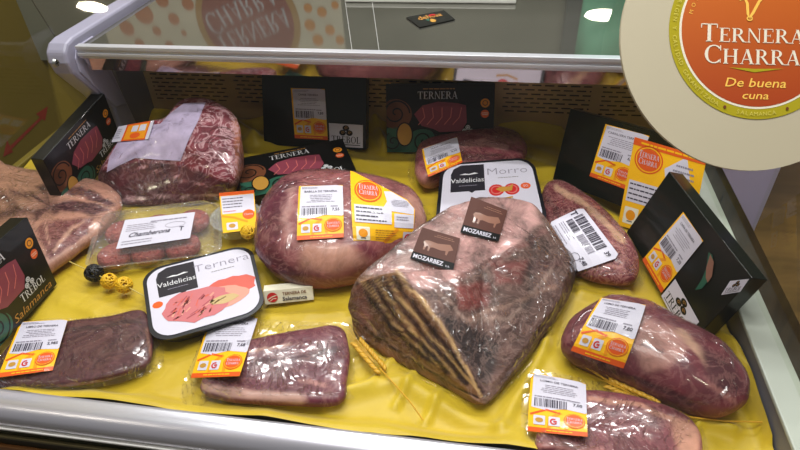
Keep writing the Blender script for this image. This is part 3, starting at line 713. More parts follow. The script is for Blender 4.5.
# 16 small cut behind the tray
t, bv = meat_thing('beef_cut', 'small vacuum packed beef cut with price label, lying behind the upper white tray', [(413, 166), (422, 146), (455, 138), (488, 131), (514, 134), (526, 147), (524, 160), (505, 170), (470, 174), (440, 180), (420, 183)], .025, .06, (132, 62, 72),
    [('l', (192, 138, 134), [(462, 146), (485, 142), (505, 148)], 4), ('l', (96, 42, 50), [(465, 158), (500, 158), (522, 160)], 4), ('a', (176, 116, 110), [(410, 160), (430, 178), (440, 195), (405, 195)], 4), ('l', (160, 100, 102), [(480, 135), (515, 140)], 3)],
    meat_mat('cut_meat', .25, 26), [(408, 168), (419, 143), (455, 134), (490, 128), (518, 131), (531, 146), (530, 163), (505, 173), (440, 185), (413, 187)], wrapm, seed=6.2, p=2.6)
stick_label(t, bv, [(422, 150), (457, 138), (462, 163), (428, 178)], price_label('FILETE TERNERA', '6,10', 5))
# 19 cut at the right of the block with the long white barcode label
t, bv = meat_thing('beef_sirloin', 'vacuum packed beef cut with a long white barcode label, right of the rib block', [(542, 200), (547, 186), (562, 185), (585, 198), (608, 218), (630, 243), (638, 262), (632, 282), (605, 282), (578, 272), (556, 248), (545, 225)], .02, .05, (124, 52, 60),
    [('l', (200, 160, 130), [(556, 188), (585, 203), (622, 240)], 3.5), ('l', (90, 36, 44), [(548, 200), (560, 215), (575, 228)], 4), ('l', (182, 120, 118), [(600, 262), (625, 270)], 2.5), ('l', (170, 100, 100), [(610, 240), (625, 255), (620, 276)], 2)],
    meat_mat('sirloin_meat', .45, 36), [(538, 202), (543, 182), (565, 181), (592, 196), (618, 222), (640, 244), (648, 254), (645, 280), (636, 288), (600, 288), (574, 279), (550, 250)], wrapc, seed=8.8, p=2.8)
def white_label():
    a = Art(1.0, .56); a.poly([(.0, .05), (.06, 0), (1, 0), (1, .50), (.95, .56), (.04, .56), (0, .50)], K('white'), 0)
    a.barcode(.12, .36, .80, .50, K('ink'), 2, 4); a.barcode(.12, .24, .38, .34, K('ink'), 2, 8); a.barcode(.45, .24, .8, .34, K('grey'), 2, 9)
    a.lines(.10, .12, .62, .22, 3, K('grey'), 2, 7, 'l'); a.text('7,48', .88, .1, .06, K('ink'), 2, bold=.02); a.ring(.76, .08, .07, .05, .006, K('ink'), 2); a.lines(.1, .02, .6, .09, 2, K('grey'), 2, 17, 'l')
    a.text('T', .05, .36, .09, K('ink'), 2, bold=.03); a.text('39', .9, .42, .06, K('ink'), 2, bold=.02)
    return a
stick_label(t, bv, [(582, 208), (620, 258), (579, 272), (549, 224)], white_label(), 'barcode_label')
# 22 oblong joint front right
t, bv = meat_thing('beef_loin', 'oblong vacuum packed beef joint with price label, in the front right corner', [(562, 342), (568, 326), (586, 311), (607, 301), (643, 309), (692, 333), (728, 358), (747, 382), (745, 402), (720, 414), (680, 402), (640, 384), (600, 368), (568, 354)], .03, .085, (122, 56, 66),
    [('a', (196, 142, 132), [(640, 318), (672, 325), (690, 345), (668, 368), (645, 372), (632, 345)], 5), ('l', (214, 168, 142), [(680, 333), (698, 350), (715, 375)], 5), ('a', (92, 44, 52), [(700, 345), (730, 362), (744, 385), (722, 398), (705, 375)], 5), ('l', (92, 40, 50), [(644, 345), (665, 350)], 2),
     ('l', (86, 38, 48), [(600, 365), (640, 380), (690, 402)], 4), ('l', (170, 110, 104), [(708, 385), (735, 400)], 3)],
    meat_mat('loin_meat', .2, 22), [(556, 346), (564, 324), (584, 307), (607, 298), (645, 305), (696, 330), (734, 356), (754, 382), (750, 405), (722, 420), (690, 420), (640, 402), (595, 380), (562, 362)], softw, seed=3.3, p=2.3, amp=.005)
stick_label(t, bv, [(601, 299), (646, 307), (624, 368), (571, 350)], price_label('LOMO DE TERNERA', '7,80', 7))
# 10 dark flat pack bottom left
t, bv = meat_thing('beef_steak', 'dark flat vacuum packed beef steak with price label, in the front left corner', [(-12, 385), (12, 345), (44, 325), (67, 323), (110, 318), (144, 312), (153, 334), (150, 362), (133, 372), (98, 382), (60, 386), (20, 386)], .010, .022, (84, 38, 44),
    [('l', (60, 26, 32), [(60, 332), (100, 326), (140, 320)], 3), ('l', (150, 96, 80), [(148, 330), (152, 355)], 2), ('l', (140, 90, 80), [(60, 386), (110, 380)], 1.5)], meat_mat('steak_meat', .08, 18, mott=.25),
    [(-20, 392), (5, 335), (40, 319), (80, 318), (120, 311), (147, 306), (160, 330), (162, 366), (130, 380), (95, 388), (45, 392)], wrapc, seed=9.4, p=4.5, amp=.003, group=None)
stick_label(t, bv, [(22, 324), (69, 322), (53, 372), (-1, 380)], price_label('LIBRO DE TERNERA', '2,985', 9))
# 11 pack front centre-left
t, bv = meat_thing('beef_steak', 'flat packed beef steak with a pale fat edge, just below the lower white tray', [(200, 388), (226, 352), (257, 341), (308, 332), (340, 330), (350, 350), (348, 380), (340, 404), (287, 405), (225, 400)], .012, .028, (112, 48, 62),
    [('l', FAT, [(205, 388), (245, 394), (300, 398)], 6), ('l', FAT, [(250, 352), (290, 344)], 1.6), ('l', (84, 34, 46), [(255, 362), (300, 358), (335, 350)], 5), ('l', (186, 130, 124), [(300, 380), (325, 385)], 3)], meat_mat('rump_meat', .2, 24, mott=.25),
    [(182, 402), (196, 352), (211, 319), (250, 319), (300, 321), (357, 327), (355, 365), (351, 402), (300, 405), (240, 405)], wrapc, seed=12.4, p=4., amp=.003)
stick_label(t, bv, [(212, 319), (258, 321), (241, 380), (194, 381)], price_label('LOMO DE TERNERA', '7,68', 11))
# 23 pack front right bottom
t, bv = meat_thing('beef_steak', 'flat vacuum packed beef steak with price label, against the front rail at lower right', [(535, 446), (556, 402), (590, 393), (645, 401), (686, 418), (702, 446), (690, 466), (620, 470), (565, 458)], .012, .028, (132, 64, 72),
    [('l', (200, 140, 118), [(590, 398), (640, 405), (670, 418)], 3), ('a', (206, 150, 126), [(670, 415), (700, 425), (700, 460), (680, 460)], 4), ('l', (170, 100, 96), [(540, 445), (600, 450)], 4)], meat_mat('fillet_meat', .2, 24),
    [(522, 440), (527, 374), (560, 374), (610, 384), (660, 396), (696, 418), (708, 452), (690, 466), (600, 462), (540, 452)], wrapc, seed=15.1, p=3.5, amp=.003)
stick_label(t, bv, [(532, 376), (585, 388), (587, 440), (530, 434)], price_label('LOMO DE TERNERA', '7,00', 13))
# 18 rib block
def rib_block():
    T_ = [(355, 281, .085), (400, 240, .12), (455, 205, .135), (492, 196, .125), (530, 201, .10), (548, 222, .085), (570, 256, .055), (562, 290, .05), (537, 328, .04), (505, 368, .028), (482, 395, .020), (462, 365, .055), (432, 315, .10), (396, 274, .115)]
    B_ = [(354, 326), (395, 300), (452, 272), (492, 262), (532, 262), (556, 262), (575, 272), (566, 304), (541, 342), (510, 380), (484, 405), (450, 390), (412, 370), (372, 347)]
    top = [P(*q) for q in T_]; bot = [P(x, y, .001) for x, y in B_]
    mid = [a * .5 + b * .5 for a, b in zip(top, bot)]; cc = np.mean(mid, 0); mid = [m_ + (m_ - cc) * np.array([.05, .05, 0]) for m_ in mid]
    V, Fc = loft([bot, mid, top], dome=.012, N=220, cap=40, between=12, soft=1)
    c = V.mean(0); V = rough_up(V, c, .005, 20, 5.5)
    t = thing('rib_block', 'large aged beef rib block in clear wrap with two brown cards on top, centre front', 'meat', (c[0], c[1], 0))
    br = (128, 88, 58); st = (196, 158, 108); dk = (52, 28, 24)
    pt = [('a', (182, 138, 134), [(360, 276), (455, 205), (495, 196), (532, 202), (540, 222), (500, 262), (452, 282), (420, 290), (398, 272)], 4),
          ('l', (208, 170, 164), [(400, 262), (440, 232), (500, 212)], 6), ('l', (120, 82, 78), [(440, 290), (490, 262), (545, 232)], 4), ('l', (90, 60, 58), [(520, 270), (560, 262)], 6), ('a', (130, 66, 62), [(455, 285), (490, 282), (488, 306), (460, 310)], 4), ('a', (128, 70, 66), [(492, 260), (528, 262), (520, 282), (496, 284)], 4),
          ('l', (148, 122, 112), [(440, 292), (466, 320), (510, 318), (552, 270)], 2.5), ('a', (62, 50, 50), [(436, 312), (462, 320), (500, 345), (488, 385), (478, 380)], 4), ('l', (140, 108, 96), [(470, 318), (520, 300), (556, 286)], 3), ('l', (84, 60, 56), [(500, 335), (530, 320)], 5),
          ('a', br, [(345, 278), (396, 271), (440, 318), (484, 400), (484, 412), (440, 400), (345, 340)], 2.5)]
    for k in range(7): pt.append(('l', st if k % 2 else dk, [(358 + 6 * k, 284 - k), (390 + 8 * k, 326 + 2 * k), (430 + 9 * k, 362 + 5 * k)], 1.6 if k % 2 else 3., .2))
    pt += [('l', st, [(396, 271), (440, 322), (482, 397)], 2.2), ('l', (170, 130, 110), [(356, 316), (400, 350), (480, 402)], 1.5), ('l', dk, [(358, 324), (420, 366), (478, 398)], 1.6), ('a', (150, 96, 80), [(352, 290), (362, 285), (372, 320), (360, 330)], 2)]
    cols = paint(V, (100, 74, 68), pt, 3.)
    mesh('meat', V, Fc, meat_mat('rib_meat', .28, 30, fat=(170, 140, 130), rough=.5, coat=.3, mott=.6, bump=.9), t, True, cols=cols)
    bv = bvh_of(V, Fc)
    # clear wrap band folded across the right half
    def card(q, nm):
        a = Art(1., .92); a.rect(0, 0, 1, .92, K('card', .6, 0.), 0); a.rect(0, 0, 1, .20, flat('matt_black', (12, 12, 12), .6, spec=.2), 1); a.text('MOZARBEZ', .40, .055, .10, K('white'), 2, bold=.02, sx=.95); a.text('s.a.', .86, .055, .06, K('white'), 2)
        bull = [(.20, .46), (.16, .52), (.20, .58), (.30, .60), (.50, .58), (.70, .62), (.80, .64), (.86, .58), (.90, .52), (.84, .48), (.80, .46), (.78, .34), (.74, .34), (.73, .44), (.60, .42), (.42, .44), (.36, .42), (.35, .32), (.31, .32), (.30, .44), (.26, .44), (.24, .32), (.20, .32)]
        a.poly(bull, K('cardl'), 1); a.lines(.34, .74, .92, .84, 2, K('cardl'), 1, 4)
        o = a.build('brand_card', stick(q, bv, .0012), t, cut=.2)
        o['label'] = nm
    _, bv = bag([(350, 330), (358, 300), (400, 285), (460, 262), (520, 255), (560, 258), (580, 272), (570, 306), (545, 346), (512, 384), (484, 409), (448, 393), (410, 374), (368, 350)], bv, film('wrap_film', .13, .6, 8, k=.5, base=.03, dist=2.2, detail=2., haze=.0, fd=.007), t, name='clear_wrap', R=40, tent=2)
    card([(422, 228), (460, 239), (453, 272), (410, 259)], 'brown card printed with a pale bull and a black strip, lower left of the two')
    card([(471, 197), (507, 211), (498, 242), (460, 233)], 'brown card printed with a pale bull and a black strip, upper right of the two')
rib_block()
# ------------------------------------------------------------------ black sleeved boxes
def sleeve_box(label, bl, br, tl, tr, lean, depth, front, inks, z0=0.002, cat='box', group='black sleeved boxes'):
    """box standing on its bottom edge bl-br, leaning back by lean degrees (0 = upright)"""
    A = P(*bl, z0); B = P(*br, z0); ex = B - A; w = np.linalg.norm(ex); ex /= w
    back = np.cross(np.array([0, 0, 1.]), ex); back = back if np.dot(back, A - CAM) > 0 else -back; back[2] = 0; back /= np.linalg.norm(back)
    th = math.radians(lean); up = np.array([0, 0, math.cos(th)]) + back * math.sin(th); n = np.cross(ex, up); n = n if np.dot(n, CAM - A) > 0 else -n
    T1 = onplane(*tl, A, n); T2 = onplane(*tr, A, n)
    h = (np.dot(T1 - A, up) + np.dot(T2 - A, up)) / 2; s0 = np.dot(T1 - A, ex); s1 = np.dot(T2 - A, ex)
    print('BOX', label[:34], 'w %.3f h %.3f  top shift %.3f %.3f' % (w, h, s0, s1 - w))
    a0 = 0.; wt = w
    t = thing('meat_box', label, cat, tuple((A + B) / 2), None)
    q0 = [A, A + ex * w, A + ex * w + up * h, A + up * h]; dn = -n * depth
    lo = min(p[2] for p in [A + dn, B + dn]); 
    q1 = [p + dn for p in q0]
    mb = MB(); mb.prism(q0, q1); mb.build('sleeve', K('black') if front else flat('dark_green_card', (14, 20, 15), .3, coat=.25, spec=.3), t, bevel=.0012)
    if front: trebol_face().build('front_print', frame_fn(A, ex * w, up * h, n, .0013), t, step=.00015)
    return t, A, ex, up, n, w, h
def posed_box(label, A, ex, up, w, h, depth, front):
    A, ex, up = [np.array(v, float) for v in (A, ex, up)]; n = np.cross(ex, up); n /= np.linalg.norm(n)
    t = thing('meat_box', label, 'box', tuple(A + ex * w / 2)); q0 = [A, A + ex * w, A + ex * w + up * h, A + up * h]; q1 = [p - n * depth for p in q0]
    MB().prism(q0, q1).build('sleeve', K('black') if front else flat('dark_green_card', (14, 20, 15), .3, coat=.25, spec=.3), t, bevel=.0012)
    if front: trebol_face().build('front_print', frame_fn(A, ex * w, up * h, n, .0013), t, step=.00015)
    return t, A, ex, up, n, w, h
def put(t, A, n, quad, art, name, label=None, lift=.0016):
    o = art.build(name, planar(quad, A, n, lift), t)
    if label: o['label'] = label
    return o
t, A, ex, up, n, w, h = posed_box('black windowed meat box with white lettering leaning on the left wall behind the slab', [-0.913, 0.9338, 0.0017], [0.0, 0.9925, 0.122], [0.0822, -0.1216, 0.9892], .2468, .144, .028, True)
t, A, ex, up, n, w, h = posed_box('black windowed meat box at the left edge, above the dark flat steak', [-0.7712, 0.4702, 0.0298], [-0.1003, 0.9886, -0.1126], [-0.0488, 0.1082, 0.9929], .2448, .1454, .03, True)
t, A, ex, up, n, w, h = posed_box('black printed meat box lying almost flat behind the oval beef joint', [-0.5268, 0.9886, 0.024], [0.8992, 0.4374, 0.0122], [-0.4375, 0.898, 0.0461], .2558, .1606, .02, True)
t, A, ex, up, n, w, h = sleeve_box('plain black box with price label and white clover card, standing at the back wall', (264, 145), (366, 150), (259, 74), (366, 76), 22, .03, False, None)
put(t, A, n, [(291, 88), (325, 89), (328, 140), (295, 138)], price_label('CARNE TERNERA', '7,89', 21), 'price_label'); put(t, A, n, [(329, 123), (363, 125), (363, 148), (330, 146)], clover_card(), 'clover_card')
t, A, ex, up, n, w, h = sleeve_box('black windowed meat box standing at the back wall, right of the plain black one', (387, 152), (493, 152), (384, 83), (493, 84), 22, .03, True, None)
t, A, ex, up, n, w, h = posed_box('plain black box with price label and large yellow tag, standing half behind the round sign', [0.133, 1.1647, 0.0019], [0.6779, -0.718, 0.1576], [0.1447, 0.3405, 0.929], .2586, .1589, .03, False)
put(t, A, n, [(606, 124), (650, 136), (628, 190), (590, 176)], price_label('CARRILLERA TERNERA', '6,40', 23), 'price_label')
put(t, A, n, [(636, 137), (708, 158), (690, 246), (619, 225)], tag_full(1), 'hang_tag', 'yellow hang tag with an orange round seal', lift=.004)
t, A, ex, up, n, w, h = posed_box('plain dark green box with tilted price label, leaning on the right side wall', [0.2599, 0.957, 0.024], [0.2848, -0.9548, -0.0856], [0.3178, 0.0098, 0.9481], .2586, .1476, .03, False)
put(t, A, n, [(684, 212), (704, 241), (662, 293), (643, 260)], price_label('CAÑA DE TERNERA', '7,20', 25), 'price_label', lift=.0016) 
cc = clover_card(); put(t, A, n, [(676, 279), (700, 322), (684, 338), (662, 296)], cc, 'clover_card')
fl = Art(1., 1.); fl.poly([(.0, .0), (.25, .1), (.45, .4), (.5, .8), (.42, 1.), (.3, 1.), (.3, .6), (.2, .3)], K('green'), 1); fl.poly([(.30, .62), (.36, .98), (.5, .86), (.52, .5), (.42, .3), (.33, .4)], K('cardl'), 2)
ff = clover_card(); put(t, A, n, [(731, 281), (750, 279), (741, 292), (722, 295)], ff, 'end_flap_label')
put(t, A, n, [(700, 246), (733, 268), (722, 302), (696, 290)], fl, 'sleeve_motif')
# ------------------------------------------------------------------ white printed trays
def white_tray(label, quad, word, z, kind):
    TL, TR, BR, BL = [P(x, y, z) for x, y in quad]; o = BL; c = (TL + TR + BR + BL) / 4
    t = thing('food_tray', label, 'tray', (c[0], c[1], 0))
    def ringpts(s, zz, r=.2, k=8):
        pts = []
        for cx, cy, a in ((1 - r, r, -90), (1 - r, 1 - r, 0), (r, 1 - r, 90), (r, r, 180)):
            for i in range(k + 1):
                u = cx + r * math.cos(math.radians(a + 90 * i / k)); v = cy + r * math.sin(math.radians(a + 90 * i / k)); u = .5 + (u - .5) * s; v = .5 + (v - .5) * s
                p = (BL * (1 - u) + BR * u) * (1 - v) + (TL * (1 - u) + TR * u) * v; pts.append((p[0], p[1], zz))
        return pts
    mb = MB(); rings = [ringpts(.86, .001), ringpts(.93, z * .7), ringpts(1.0, z - .003), ringpts(1.0, z)]
    for a_, b_ in zip(rings[:-1], rings[1:]):
        k = len(a_); mb.add(a_ + b_, [(i, (i + 1) % k, k + (i + 1) % k, k + i) for i in range(k)])
    k = len(rings[0]); mb.add(rings[0], [tuple(range(k))[::-1]]); mb.add(rings[-1], [tuple(range(k))])
    mb.build('tray_body', flat('black_tray', (20, 22, 30), .3, coat=.3), t)
    a = Art(1., .92); Wt = K('white')
    a.rrect(.035, .035, .965, .885, .17, Wt, 1, 8)
    a.poly([(.12, .50), (.46, .50), (.46, .862), (.22, .868), (.14, .82), (.115, .74)], K('charcoal'), 2); a.poly([(.30, .50), (.36, .50), (.33, .475)], K('charcoal'), 2)
    a.text('Valdelicias', .285, .62, .062, K('silver'), 3, sx=.92); a.lines(.2, .565, .38, .585, 1, K('grey'), 3, 2); a.poly([(.2, .73), (.26, .745), (.3, .735), (.36, .75), (.4, .735), (.3, .72)], K('silver'), 3)
    a.text(word, .70, .70, .095, K('grey'), 3, bold=-.012, sx=1.15 if kind == 'T' else 1.2)
    a.lines(.55, .64, .85, .66, 1, K('tint'), 3, 4)
    if kind == 'T':
        a.ell(.10, .42, .045, .04, K('orange'), 2, 18)
        g = Random = random.Random(5)
        def slice_(cx, cy, rx, ry, m, ly, sd):
            r_ = random.Random(sd); a.poly([(cx + rx * (1 + r_.uniform(-.09, .09)) * math.cos(th), cy + ry * (1 + r_.uniform(-.09, .09)) * math.sin(th)) for th in [2 * math.pi * i / 22 for i in range(22)]], m, ly)
        for nm, rgb in (('raw1', (206, 96, 84)), ('raw2', (196, 112, 116)), ('raw3', (160, 74, 82)), ('raw4', (216, 150, 132)), ('raw5', (196, 168, 118))): INK[nm] = rgb
        slice_(.74, .40, .23, .13, K('raw1'), 2, 1); slice_(.60, .30, .28, .13, K('raw4'), 3, 6); slice_(.42, .30, .30, .19, K('raw2'), 4, 2)
        for _ in range(46):
            th = g.uniform(0, 6.28); rr = math.sqrt(g.random()); x = .40 + .24 * rr * math.cos(th); y = .29 + .13 * rr * math.sin(th); an = g.uniform(.2, 1.2)
            l_ = g.uniform(.02, .05); a.line([(x - l_ * math.cos(an), y - l_ * math.sin(an)), (x + l_ * math.cos(an), y + l_ * math.sin(an))], g.uniform(.006, .018), K(g.choice(('raw3', 'raw1', 'raw4', 'raw3', 'pink'))), 5)
        slice_(.66, .27, .13, .05, K('raw5'), 5, 9)
    else:
        a.ell(.86, .52, .05, .04, K('orange'), 2, 18); a.text('SG', .86, .505, .03, K('white'), 3)
        for x in (.57, .72): a.ell(x, .49, .075, .075, K('red'), 2, 20); a.ring(x, .49, .05, .05, .014, K('pink'), 3, k=20)
        a.poly([(.56, .50), (.62, .53), (.70, .52), (.74, .56), (.72, .47), (.62, .46)], K('leaf'), 4); a.line([(.48, .40), (.60, .37), (.72, .39)], .02, K('leaf'), 2)
        a.ell(.4, .16, .26, .12, K('raw4') if 'raw4' in INK else K('pink'), 2)
    a.build('printed_lid', lambda u, v: ((BL * (1 - u) + BR * u) * (1 - v) + (TL * (1 - u) + TR * u) * v + np.array([0, 0, .0008]), np.array([0, 0, 1.])), t, step=.0002)
white_tray('white lidded tray with a printed picture of sliced meat, left of the oval joint', [(141, 271), (251, 243), (267, 311), (151, 345)], 'Ternera', .026, 'T')
white_tray('white lidded tray printed with tomatoes, tucked behind the rib block', [(441, 164), (533, 157), (550, 228), (434, 236)], 'Morro', .05, 'M')
# ------------------------------------------------------------------ burger clamshell
def burgers():
    zr = .042; quad = [(98, 211), (216, 196), (217, 246), (84, 262)]
    TL, TR, BR, BL = [P(x, y, zr) for x, y in quad]; c = (TL + TR + BR + BL) / 4
    t = thing('burger_box', 'clear plastic clamshell box holding six burgers, with a white slanted label', 'box', (c[0], c[1], 0))
    def rp(s, zz, r=.13, k=6):
        pts = []
        for cx, cy, a in ((1 - r, r, -90), (1 - r, 1 - r, 0), (r, 1 - r, 90), (r, r, 180)):
            for i in range(k + 1):
                u = cx + r * math.cos(math.radians(a + 90 * i / k)); v = cy + r * math.sin(math.radians(a + 90 * i / k)); u = .5 + (u - .5) * s; v = .5 + (v - .5) * s
                p = (BL * (1 - u) + BR * u) * (1 - v) + (TL * (1 - u) + TR * u) * v; pts.append((p[0], p[1], zz))
        return pts
    pl = film('clam_plastic', .08, .3, 30, k=1.6, base=.06, tint=(.94, .95, .95), haze=.05)
    def shell(rings, name, lid=None):
        mb = MB()
        for a_, b_ in zip(rings[:-1], rings[1:]):
            k = len(a_); mb.add(a_ + b_, [(i, (i + 1) % k, k + (i + 1) % k, k + i) for i in range(k)])
        k = len(rings[-1]); mb.add(rings[-1], [tuple(range(k))]); return mb.build(name, pl, t)
    shell([rp(1.05, zr * .62), rp(1.0, zr * .62), rp(.93, zr * .3), rp(.88, .002)], 'base')
    shell([rp(1.05, zr * .66), rp(1.0, zr * .66), rp(.96, zr * .8), rp(.90, zr), ], 'lid')
    q = [P(x, y, zr + .002) for x, y in ((125, 220), (195, 212), (190, 238), (116, 249))]
    a = Art(1., .45); a.rect(0, 0, 1, .45, K('white'), 0); a.lines(.38, .34, .90, .40, 1, K('grey'), 2, 2); a.lines(.06, .24, .55, .36, 4, K('grey'), 2, 5, 'l'); a.text('Chamberona', .40, .15, .07, K('ink'), 2, shear=.5, sx=1.1, bold=.02); a.text('T', .85, .15, .07, K('ink'), 2, bold=.03); a.ring(.75, .27, .14, .045, .006, K('grey'), 2); a.lines(.05, .03, .5, .11, 2, K('grey'), 2, 6, 'l')
    a.build('white_label', lambda u, v: ((q[3] * (1 - u) + q[2] * u) * (1 - v) + (q[0] * (1 - u) + q[1] * u) * v, np.array([0, 0, 1.])), t)
    mm = meat_mat('mince', .7, 130, fat=(190, 120, 110), rough=.55, coat=.25, mott=.45, bump=.8, vw=.1)
    locs = [(123, 233), (158, 227), (193, 222), (116, 256), (149, 252), (183, 247)]; first = None
    for k, (x, y) in enumerate(locs):
        p = P(x, y, .014)
        if first is None:
            V = []; N = 36; prof = [(.0, .004), (.8, .004), (.97, .008), (1.0, .014), (.97, .021), (.85, .0255), (.5, .027)]
            rows = []
            for s, z in prof[1:]:
                rows.append([(p[0] + .034 * s * math.cos(2 * math.pi * i / N) * (1 + .04 * noise.noise(Vector((i * .7, s, 0)))), p[1] + .034 * s * math.sin(2 * math.pi * i / N), z + .001 * noise.noise(Vector((i * .9, s * 9, 3)))) for i in range(N)])
            V = np.vstack([np.array(rows).reshape(-1, 3), [[p[0], p[1], .027]]]); Fc = ring_faces(len(rows), N)
            o = mesh('burger_patty', V, Fc, mm, None, True, cols=np.tile(np.array(lin((164, 64, 62))[:3]), (len(V), 1)), origin=(p[0], p[1], 0)); first = o
        else:
            o = first.copy(); COL.objects.link(o); o.location = (p[0], p[1], 0); o.rotation_euler = (0, 0, k * 1.1)
        row = 'back' if k < 3 else 'front'; pos = ('left', 'middle', 'right')[k % 3]
        setp(o, 'round raw burger patty, %s of the %s row in the clear box' % (pos, row), 'burger', 'burger patties in the clear box')
burgers()
# ------------------------------------------------------------------ clear cup
def cup():
    c = P(239, 229, .002); t = thing('plastic_cup', 'round clear plastic tub with an orange topped label, beside the burger box', 'tub', (c[0], c[1], 0))
    N = 40; prof = [(.0, .003), (.038, .003), (.041, .006), (.046, .030), (.0465, .033), (.052, .034), (.052, .037), (.046, .037), (.045, .034), (.0, .034)]
    mb = MB()
    for (r0, z0), (r1, z1) in zip(prof[:-1], prof[1:]):
        A_ = [(c[0] + r0 * math.cos(2 * math.pi * i / N), c[1] + r0 * math.sin(2 * math.pi * i / N), z0) for i in range(N)]; B_ = [(c[0] + r1 * math.cos(2 * math.pi * i / N), c[1] + r1 * math.sin(2 * math.pi * i / N), z1) for i in range(N)]
        if r0 == 0: mb.add(A_[:1] + B_, [(0, 1 + (i + 1) % N, 1 + i) for i in range(N)])
        elif r1 == 0: mb.add(B_[:1] + A_, [(0, 1 + i, 1 + (i + 1) % N) for i in range(N)])
        else: mb.add(A_ + B_, [(i, (i + 1) % N, N + (i + 1) % N, N + i) for i in range(N)])
    mb.build('tub', film('cup_plastic', .08, .15, 30, k=1.6, base=.10, tint=(.92, .96, .96), haze=.14), t, smooth=False)
    q = [P(x, y, z) for x, y, z in ((219, 193, .042), (254, 190, .042), (257, 229, .038), (223, 233, .038))]
    a = Art(.8, 1.); a.rect(0, 0, .8, 1., K('yellow'), 0); a.rect(.03, .44, .78, .90, K('white'), 1); a.rect(0, .91, .8, 1., K('orange'), 1); a.lines(.06, .56, .74, .86, 4, K('ink'), 2, 8, 'l', .3); a.lines(.06, .47, .4, .52, 1, K('red'), 2, 5, 'l')
    a.ell(.63, .38, .14, .12, K('orange'), 2, 20); a.text('Charra', .63, .36, .05, K('white'), 3); a.line([(0, .4), (.3, .33), (.6, .2)], .05, K('amber'), 1); a.rrect(.1, .05, .36, .22, .02, K('white'), 2); a.ell(.23, .14, .08, .05, K('leaf'), 3, 16)
    a.build('tub_label', lambda u, v: ((q[3] * (1 - u) + q[2] * u) * (1 - v) + (q[0] * (1 - u) + q[1] * u) * v, np.array([0, -.1, .99])), t)
cup()
# ------------------------------------------------------------------ woven balls
def woven(c, r, mat, seed=0):
    mb = MB(); rg = random.Random(seed)
    for k in range(17):
        u = Vector((rg.gauss(0, 1), rg.gauss(0, 1), rg.gauss(0, 1))).normalized(); v = u.orthogonal().normalized(); w = u.cross(v); rr = r * rg.uniform(.9, 1.)
        mb.tube([Vector(tuple(c)) + (v * math.cos(a) + w * math.sin(a)) * rr for a in [2 * math.pi * i / 20 for i in range(21)]], r * .10, 0, 5)
    return mb
yel = flat('yellow_rattan', (226, 178, 20), .5, vary=.15); blk = flat('black_rattan', (20, 18, 20), .4)
cs = [P(94, 273, .016), P(109, 281, .015), P(124, 285, .015)]
t = thing('decorative_pick', 'thin stick threaded with one black and two yellow woven balls, below the burger box', 'decoration', (cs[1][0], cs[1][1], 0))
s0 = P(66, 260, .012); s1 = P(146, 297, .010)
MB().tube([s0, cs[0], cs[1], cs[2], s1], .0011, 0, 6).build('stick', flat('straw_stick', (200, 180, 100), .5), t)
for k, (c, m_, r, sd) in enumerate(((cs[0], blk, .0165, 1), (cs[1], yel, .014, 2), (cs[2], yel, .0145, 3))):
    o = woven(c, r, m_, sd).build('woven_ball', m_, t, smooth=True); o['label'] = ('black woven ball', 'yellow woven ball', 'yellow woven ball')[k]
c = P(248, 232, .053); o = woven(c, .0135, yel, 5).build('woven_ball', yel, None, smooth=True); setp(o, 'small yellow woven ball resting on the round clear tub', 'decoration')
# ------------------------------------------------------------------ little white carton
def carton():
    A = P(265, 305, .001); B = P(314, 300, .001); ex = B - A; w = np.linalg.norm(ex); ex /= w; bk = np.cross([0, 0, 1.], ex)
    up = np.array([0, 0, 1.]) * math.cos(math.radians(25)) + bk * math.sin(math.radians(25)); n = np.cross(ex, up); h = .026
    t = thing('small_carton', 'tiny white carton with a red round mark, below the oval joint', 'carton', tuple((A + B) / 2))
    q0 = [A, B, B + up * h, A + up * h]; q1 = [A + bk * .018, B + bk * .018, B + bk * .018 + up * h * .92, A + bk * .018 + up * h * .92]
    MB().prism(q0, q1).build('carton', K('cream'), t, bevel=.001)
    a = Art(1., .32); a.ell(.17, .16, .11, .11, K('red'), 1, 22); a.line([(.08, .12), (.16, .17), (.26, .20)], .02, K('cream'), 2); a.line([(.12, .08), (.18, .13), (.25, .13)], .015, K('cream'), 2)
    a.text('TERNERA DE', .62, .19, .065, K('brown'), 2, bold=.02, sx=.9); a.text('Salamanca', .62, .06, .085, K('ink'), 2, bold=.025)
    a.build('front_print', frame_fn(A, ex * w, up * h, n, .0012), t)
carton()
# ------------------------------------------------------------------ wheat ears
straw = flat('dry_straw', (206, 158, 40), .5, vary=.2, scale=60)
def wheat(pts, ear0, ear1, label, seed):
    """pts: stem polyline, ear from ear0 (tip) to ear1 (where the stem starts)"""
    rg = random.Random(seed); W = [P(x, y, z) for x, y, z in pts]; tip = P(*ear0); base_ = P(*ear1); d = tip - base_; Ld = np.linalg.norm(d); d /= Ld; side = np.cross(d, [0, 0, 1.]); side /= np.linalg.norm(side)
    t = thing('wheat_ear', label, 'wheat', (base_[0], base_[1], 0))
    MB().tube([base_ + d * .01] + W, .0011, 0, 6).build('stem', straw, t)
    g = MB()
    for k in range(11):
        for sgn in (-1, 1):
            p = base_ + d * (Ld * k / 11.) + side * sgn * .0042 + np.array([0, 0, .001 * (k % 2)]); dd = d * .9 + side * sgn * .42; dd /= np.linalg.norm(dd)
            L_ = .014; g.tube([p, p + dd * L_ * .3, p + dd * L_ * .7, p + dd * L_], [.0012, .0036, .0030, .0007], 0, 6)
    g.build('grain_head', straw, t, smooth=True)
    a = MB()
    for k in range(14):
        p = base_ + d * (Ld * (.3 + .7 * k / 14.)); dd = d + side * rg.uniform(-.25, .25) + np.array([0, 0, rg.uniform(0, .12)]); dd /= np.linalg.norm(dd)
        a.tube([p, p + dd * rg.uniform(.04, .07)], [.0005, .0002], 0, 4)
    a.build('awns', straw, t)
